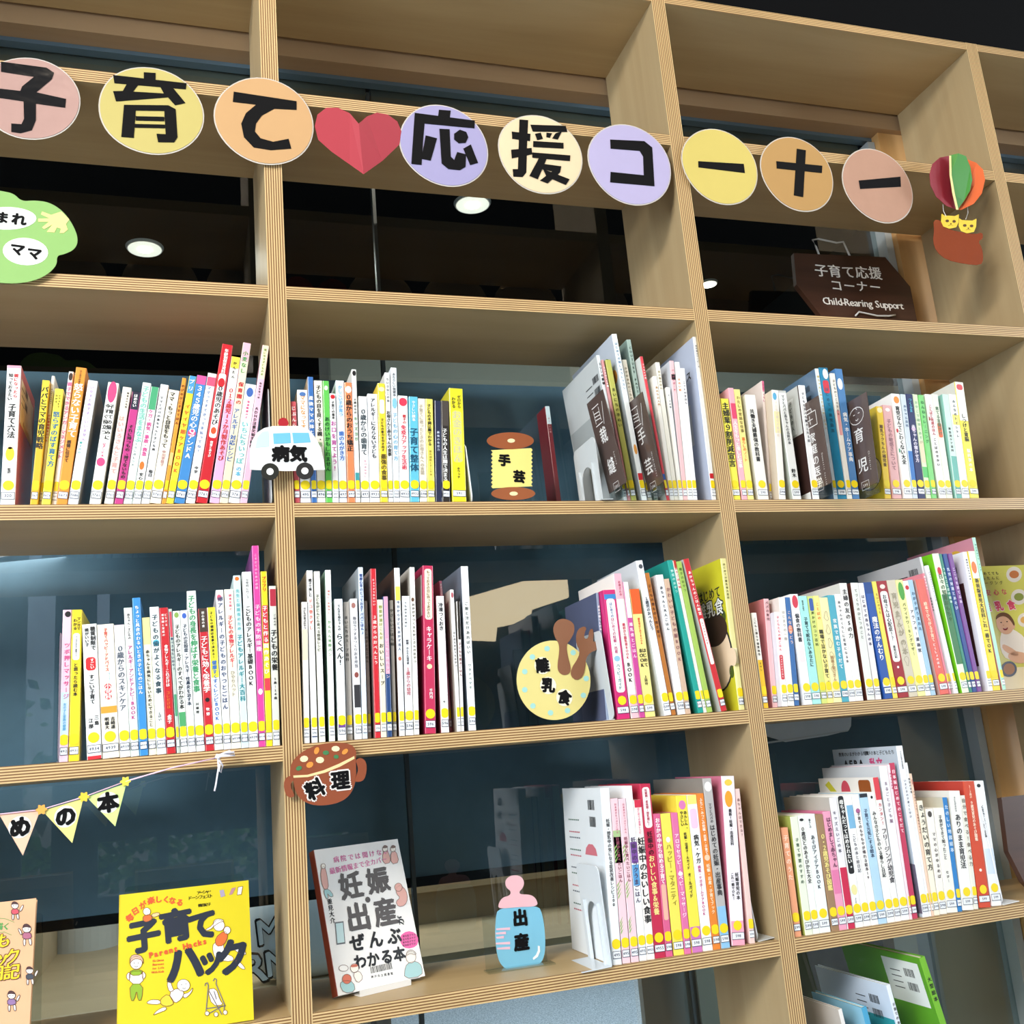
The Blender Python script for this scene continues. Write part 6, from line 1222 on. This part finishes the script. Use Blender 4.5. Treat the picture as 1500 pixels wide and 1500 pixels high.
def f(q):
    L_ = mat('#7a4a2c', .4, .2, 0); WT = mat('#f6f4ec', .4, .2, 0); GR = mat('#8cae2c', .4, .2, 0); OR = mat('#dc6a34', .4, .2, 0)
    # woman, bottom left
    blob(q, B, c.L([(678,1290),(748,1290),(742,1375),(722,1378),(715,1320),(702,1378),(684,1378)]), GR, .0004, L_); blob(q, B, c.L([(676,1225),(750,1222),(748,1290),(678,1290)]), WT, .0004, L_); blob(q, B, c.L([(680,1218),(745,1215),(740,1245),(685,1248)]), GR, .0006, L_)
    blob(q, B, c.L([(676,1225),(658,1250),(672,1275),(682,1255)]), WT, .0005, L_); blob(q, B, c.L([(748,1222),(765,1245),(750,1270),(742,1250)]), WT, .0005, L_); blob(q, B, c.L(circ(712, 1180, 32, 34, 16)), WT, .0006, L_); blob(q, B, c.L([(678,1190),(682,1145),(712,1135),(745,1148),(752,1190),(740,1165),(712,1158),(690,1168)]), mat('#d8b49c', .4, .2, 0), .0008, L_)
    q.prism(c.L(circ(702, 1182, 2.5, 3, 6)), 0, IK, B, .001); q.prism(c.L(circ(724, 1182, 2.5, 3, 6)), 0, IK, B, .001); stroke(c.L([(704, 1198), (712, 1202), (722, 1197)]), .0006, B, q, IK, .001)
    yield 'drawn woman in green'
    # baby, bottom middle
    blob(q, B, c.L([(838,1370),(880,1340),(915,1390),(880,1410),(840,1400)]), mat('#e8c83c', .4, .2, 0), .0006, L_); blob(q, B, c.L([(880,1340),(930,1310),(965,1330),(950,1370),(912,1395)]), WT, .0004, L_); blob(q, B, c.L(circ(960, 1298, 34, 32, 16)), WT, .0006, L_)
    blob(q, B, c.L([(885,1335),(872,1285),(890,1272),(902,1310),(912,1325)]), WT, .0005, L_); blob(q, B, c.L([(955,1345),(990,1335),(1012,1305),(1000,1340),(965,1370)]), WT, .0005, L_); blob(q, B, c.L([(840,1375),(790,1372),(765,1388),(778,1396),(838,1398)]), WT, .0005, L_); blob(q, B, c.L([(862,1408),(820,1430),(800,1455),(815,1448),(875,1425)]), WT, .0005, L_)
    q.prism(c.L(circ(950, 1295, 2.5, 3, 6)), 0, IK, B, .001); q.prism(c.L(circ(972, 1290, 2.5, 3, 6)), 0, IK, B, .001); stroke(c.L([(955, 1312), (964, 1316), (972, 1310)]), .0006, B, q, IK, .001)
    yield 'drawn baby in yellow nappy'
    # stroller, bottom right
    S_ = mat('#6c6474', .4, .2, 0); blob(q, B, c.L([(1085,1320),(1130,1312),(1150,1375),(1170,1400),(1110,1405)]), WT, .0005, L_)
    for pl in ([(1072,1300),(1075,1288),(1085,1285),(1090,1300),(1078,1430)], [(1115,1275),(1122,1262),(1133,1268),(1130,1290),(1175,1400),(1170,1440)], [(1078,1420),(1180,1405)], [(1095,1330),(1160,1450)], [(1165,1405),(1085,1450)], [(1120,1330),(1132,1370)]): stroke(c.L(pl), .0012, B, q, S_, .0008)
    for x, y in ((1083, 1445), (1130, 1450), (1178, 1440)): blob(q, B, c.L(circ(x, y, 11, 12, 12)), WT, .0009, L_)
    yield 'drawn pushchair'
    # parent holding baby, right
    blob(q, B, c.L([(1115,1075),(1165,1065),(1175,1130),(1225,1150),(1215,1175),(1130,1165),(1112,1120)]), WT, .0003, L_); blob(q, B, c.L([(1125,1050),(1175,1010),(1195,1040),(1170,1090),(1130,1095)]), OR, .0006, L_); blob(q, B, c.L(circ(1188, 1010, 18, 20, 12)), WT, .0007, L_)
    blob(q, B, c.L(circ(1145, 985, 30, 30, 14)), WT, .0006, L_); blob(q, B, c.L([(1112,985),(1120,955),(1150,948),(1175,962),(1150,968),(1130,980),(1095,1010),(1068,1010)]), WT, .0008, L_); blob(q, B, c.L([(1225,1090),(1275,1110),(1290,1135),(1270,1140),(1222,1112)]), WT, .0004, L_); blob(q, B, c.L([(1235,1160),(1270,1190),(1285,1215),(1262,1212),(1235,1185)]), WT, .0004, L_)
    yield 'drawn parent holding a child'
    # baby at top, things top right
    blob(q, B, c.L([(748,935),(785,925),(800,950),(768,968),(748,960)]), OR, .0006, L_); blob(q, B, c.L(circ(768, 912, 20, 20, 12)), WT, .0007, L_); blob(q, B, c.L([(790,925),(830,915),(838,930),(800,945)]), mat('#d9c08c', .4, .2, 0), .0006, L_)
    yield 'drawn small child'
    q.prism(c.L([(1148,802),(1170,797),(1178,830),(1155,838)]), 0, mat('#a89cb4', .4, .2, 0), B, .0005); q.prism(c.L([(1212,790),(1235,785),(1215,822),(1198,826)]), 0, mat('#b4848c', .4, .2, 0), B, .0005); blob(q, B, c.L([(1245,785),(1270,780),(1262,822),(1240,826)]), WT, .0005, L_, 0)
    yield 'drawn household things'
    blob(q, B, c.L([(1155,850),(1200,838),(1225,880),(1250,878),(1232,908),(1205,905),(1175,885),(1150,868)]), WT, .0005, L_); blob(q, B, c.L([(1240,935),(1262,920),(1280,905),(1285,922),(1303,930),(1306,980),(1260,988),(1242,965)]), mat('#3f9a6c', .4, .2, 0), .0005, mat('#2c6a4c', .4, .2, 0))
mks(o, 'printed_figure', f)
st = tag(empty('book_stand', (-.14, .1, zD)), 'clear acrylic stand behind the yellow parenting book', 'book stand')
mk(st, 'back_rest', lambda q: q.prism(rrect(A[0] + .006, zD + .0005, Bq[0] - .006, zD + .192, .006), .002, ACR, basis((0, yK + .060, 0)), 0)); mk(st, 'foot', lambda q: q.box((A[0] + .006, yK + .0625, zD + .0002), (Bq[0] - .006, yK + .12, zD + .0025), ACR))
# peach book at the left edge
TRp = ony(52, 1317, yK + .03); A = np.array([TRp[0] - .150, yK - .02, zD + .0012]); Bq = np.array([TRp[0] + .001, yK - .02, zD + .0012]); up = np.array([0, .05, TRp[2] - zD])
o, B, W_, H_ = face_book('peach coloured picture-diary book shown face-out at the lower left edge', A, Bq, up, .014, '#dcae86', '#cfa078')
c = Crop(0, 1080, 3.5714, B)
def f(q):
    YL = mat('#f0c41c', .4, .2, 0); GN = mat('#4a9a4c', .4, .2, 0); BRN = mat('#5c3418', .4, .2, 0)
    txt(q, B, c, '描く', (-5, 990), (32, 990), .010, GN, .04); yield
    for s_, a_, b_, sz in (('ども', (-60, 1075), (15, 1065), .020), ('ック', (5, 1160), (65, 1148), .022), ('日記', (-15, 1235), (62, 1228), .021)): txt(q, B, c, s_, a_, b_, sz, BRN, .07, .0004); txt(q, B, c, s_, a_, b_, sz, YL, .03, .0009); yield
    stroke(c.L([(-40, 942), (30, 950), (75, 968)]), .0006, B, q, GN, .0005); stroke(c.L([(-40, 1030), (20, 1018), (60, 1035)]), .0006, B, q, GN, .0005); stroke(c.L([(22, 1195), (22, 1265)]), .0006, B, q, BRN, .0005); stroke(c.L([(108, 1195), (108, 1262)]), .0006, B, q, BRN, .0005); yield
mks(o, 'printed_title', f)
def f(q):
    def kid(x, y, cl_, s=1.0, fl=1):
        m_ = mat(cl_, .4, .2, 0); HR = mat('#4a2c30', .4, .2, 0)
        blob(q, B, c.L([(x-24*s,y+12),(x+20*s,y+8),(x+30*s,y+45*s),(x-22*s,y+50*s)]), m_, .0004, HR); blob(q, B, c.L([(x-20*s,y+48*s),(x-5*s,y+48*s),(x-8*s,y+85*s),(x-18*s,y+85*s)]), SKN, .0004, HR); blob(q, B, c.L([(x+8*s,y+46*s),(x+24*s,y+44*s),(x+28*s,y+80*s),(x+16*s,y+82*s)]), SKN, .0004, HR)
        blob(q, B, c.L(circ(x, y - 8, 24 * s, 22 * s, 12)), SKN, .0006, HR); blob(q, B, c.L([(x-24*s,y-10),(x-18*s,y-34*s),(x+5*s,y-38*s),(x+25*s,y-18*s),(x+20*s,y-12),(x-5*s,y-18*s)]), HR, .0008); blob(q, B, c.L([(x+24*fl,y+12),(x+40*fl,y-12),(x+46*fl,y-5),(x+30*fl,y+28)]), SKN, .0005, HR)
        for dx in (-8, 8): q.prism(c.L(circ(x + dx, y - 6, 2, 3, 6)), 0, IK, B, .001)
    for a_ in ((78, 888, '#c84a5c', .8), (140, 1010, '#a8607c', .95, -1), (155, 1228, '#3c4450', .8), (60, 1358, '#8c6c9c', .9)): kid(*a_); yield 'drawn child'
mks(o, 'printed_figure', f)
st = tag(empty('book_stand', (-.3, .1, zD)), 'clear acrylic stand behind the peach picture-diary book', 'book stand')
mk(st, 'back_rest', lambda q: q.prism(rrect(A[0] + .006, zD + .0005, Bq[0] + .006, zD + .17, .006), .002, ACR, basis((0, yK + .058, 0)), 0)); mk(st, 'foot', lambda q: q.box((A[0] + .006, yK + .0605, zD + .0002), (Bq[0] + .006, yK + .12, zD + .0025), ACR))
# weaning magazine with baby, middle shelf right end
zC = SZ[4]; A = np.array([1.405, .09, zC + .001]); Bq = np.array([1.572, .09, zC + .001]); TR_ = ony(1470, 828, .11)
o, B, W_, H_ = face_book('yellow green weaning magazine with smiling baby photograph, right end of middle shelf', A, Bq, (0, .03, TR_[2] - zC), .010, '#d3d566', '#c6c84c')
c = Crop(1260, 780, 5.77, B)
def f(q):
    GN = mat('#3a3a2c', .4, .2, 0); RD = mat('#d84a6c', .4, .2, 0)
    txt(q, B, c, 'はじめてでも', (985, 350), (1155, 345), .0080, GN, .03); txt(q, B, c, 'かんたんに', (1005, 388), (1160, 385), .0080, GN, .03); txt(q, B, c, 'フリージング', (985, 432), (1190, 425), .0085, GN, .03)
    txt(q, B, c, '安心な', (1080, 512), (1215, 502), .014, RD, .03); txt(q, B, c, '離乳食', (1065, 632), (1275, 615), .022, mat('#f6e8ea', .4, .2, 0), .09, .0004); txt(q, B, c, '離乳食', (1065, 632), (1275, 615), .021, RD, .045, .0009)
mk(o, 'cover_title', f)
def f(q):
    SK = mat('#e2b79a', .45, .2, .05); HRB = mat('#6a4a34', .5, .1, 0); WS = mat('#f0eee8', .5, .1, 0)
    for x, y, r1, cc_ in ((1300, 355, 66, '#c87c4c'), (1340, 545, 66, '#8c9c4c'), (1390, 740, 60, '#e0b060')): q.prism(c.E(x, y, r1, r1, 24), 0, mat('#e6e4de', .4, .2, 0), B, .0003); q.prism(c.E(x, y, r1 * .62, r1 * .5, 20), 0, mat(cc_, .5), B, .0005)
    q.prism([(0.001, .001), (W_ - .001, .001)] + [c(1500, 1130), c(1000, 1150)][0:0] + [(W_ - .001, .045), (0.001, .045)], 0, mat('#f0eac8', .4, .2, 0), B, .0002)
    blob(q, B, c.L([(1195,835),(1240,800),(1300,820),(1385,880),(1420,960),(1390,1090),(1240,1080),(1185,1000),(1180,900)]), WS, .0004); blob(q, B, c.L([(1235,1040),(1300,1000),(1400,1020),(1420,1080),(1380,1110),(1290,1100)]), SK, .0006); blob(q, B, c.L([(1200,940),(1260,965),(1340,1020),(1330,1050),(1260,1030),(1200,985)]), SK, .0006)
    blob(q, B, c.L([(1145,745),(1160,700),(1205,680),(1255,700),(1295,770),(1290,830),(1250,865),(1195,855),(1155,805)]), SK, .0008, it=2); blob(q, B, c.L([(1140,745),(1150,695),(1200,672),(1260,690),(1305,760),(1300,800),(1270,745),(1220,705),(1170,715)]), HRB, .0010, it=2)
    blob(q, B, c.L([(1292,775),(1310,780),(1305,815),(1288,815)]), SK, .0007)
    for x, y in ((1188, 762), (1238, 755)): q.prism(c.E(x, y, 7, 4.5, 10), 0, IK, B, .0012)
    q.prism(c.E(1208, 785, 8, 5, 8), 0, mat('#cf9a80', .45), B, .0011); blob(q, B, c.L([(1198,812),(1225,808),(1248,802),(1240,825),(1215,830)]), mat('#8c2c34', .4), .0012); blob(q, B, c.L([(1206,812),(1225,809),(1240,806),(1225,814)]), WS, .0014)
    q.prism(c.E(1255, 1155, 66, 66, 24), 0, mat('#3a4660', .4, .2, 0), B, .0012); q.prism(c.E(1255, 1155, 48, 48, 20), 0, mat('#a87c5c', .5), B, .0014)
mk(o, 'cover_photograph', f)
# magazines and a green book low in the right bay (standing on the sixth shelf)
def low_book(label, px, h, w, tilt, depth, cover, spine, y0=.02, title=None, bc_at=None, panel=None):
    x = xat(px, y0, SZ[6] + h); r, dp = make_book(x - h * math.sin(tilt), w, h, tilt, SZ[6], y0, depth, spine, cover, title or '', parse('T K|.1|.6|.5|.5;k'), '598', label, None)
    r['group'] = 'books on the lowest visible shelf'
    B = basis((-w / 2, dp, 0), (0, -1, 0)); q = MB()
    if panel: q.prism([(panel[0] * dp, panel[1] * h), (panel[2] * dp, panel[1] * h), (panel[2] * dp, panel[3] * h), (panel[0] * dp, panel[3] * h)], 0, mat(panel[4], .45, .2), B, .0002)
    if bc_at:
        for i in range(2): bars(q, B, bc_at[0] * dp, bc_at[1] * h - i * .024, bc_at[0] * dp + .027, bc_at[1] * h - i * .024 + .014, INKM, .0004, seed=7 + i)
        for i in range(4): q.prism([(bc_at[0] * dp - .04, bc_at[1] * h + .006 - i * .01), (bc_at[0] * dp - .012, bc_at[1] * h + .006 - i * .01), (bc_at[0] * dp - .012, bc_at[1] * h + .0075 - i * .01), (bc_at[0] * dp - .04, bc_at[1] * h + .0075 - i * .01)], 0, INKM, B, .0004)
    if q.v: q.build('back_cover_print', r)
low_book('lime green hardback with white barcode panel standing low in the right bay', 1346, .318, .012, -.19, .235, '#5c9e24', '#74b42c', .006, '大型絵本', (.76, .88), (.52, .73, .95, .965, '#e4e8e4'))
low_book('white and teal magazine with barcode leaning left of the lime green hardback', 1298, .282, .008, -.14, .215, '#d4dfee', '#e4eaf2', .006, '子育ての本', (.72, .87), (0, 0, .98, .80, '#2f9aa0'))
low_book('pale grey magazine in front of the white and teal magazine, low in the right bay', 1228, .258, .007, -.12, .190, '#c6bfb8', '#e6e2de', .004, 'くらし', None)
low_book('small light blue book beside the pale grey magazine, low in the right bay', 1262, .2545, .010, -.13, .150, '#8fc4dc', '#4aa0c8', .004, 'まなぶ', None)
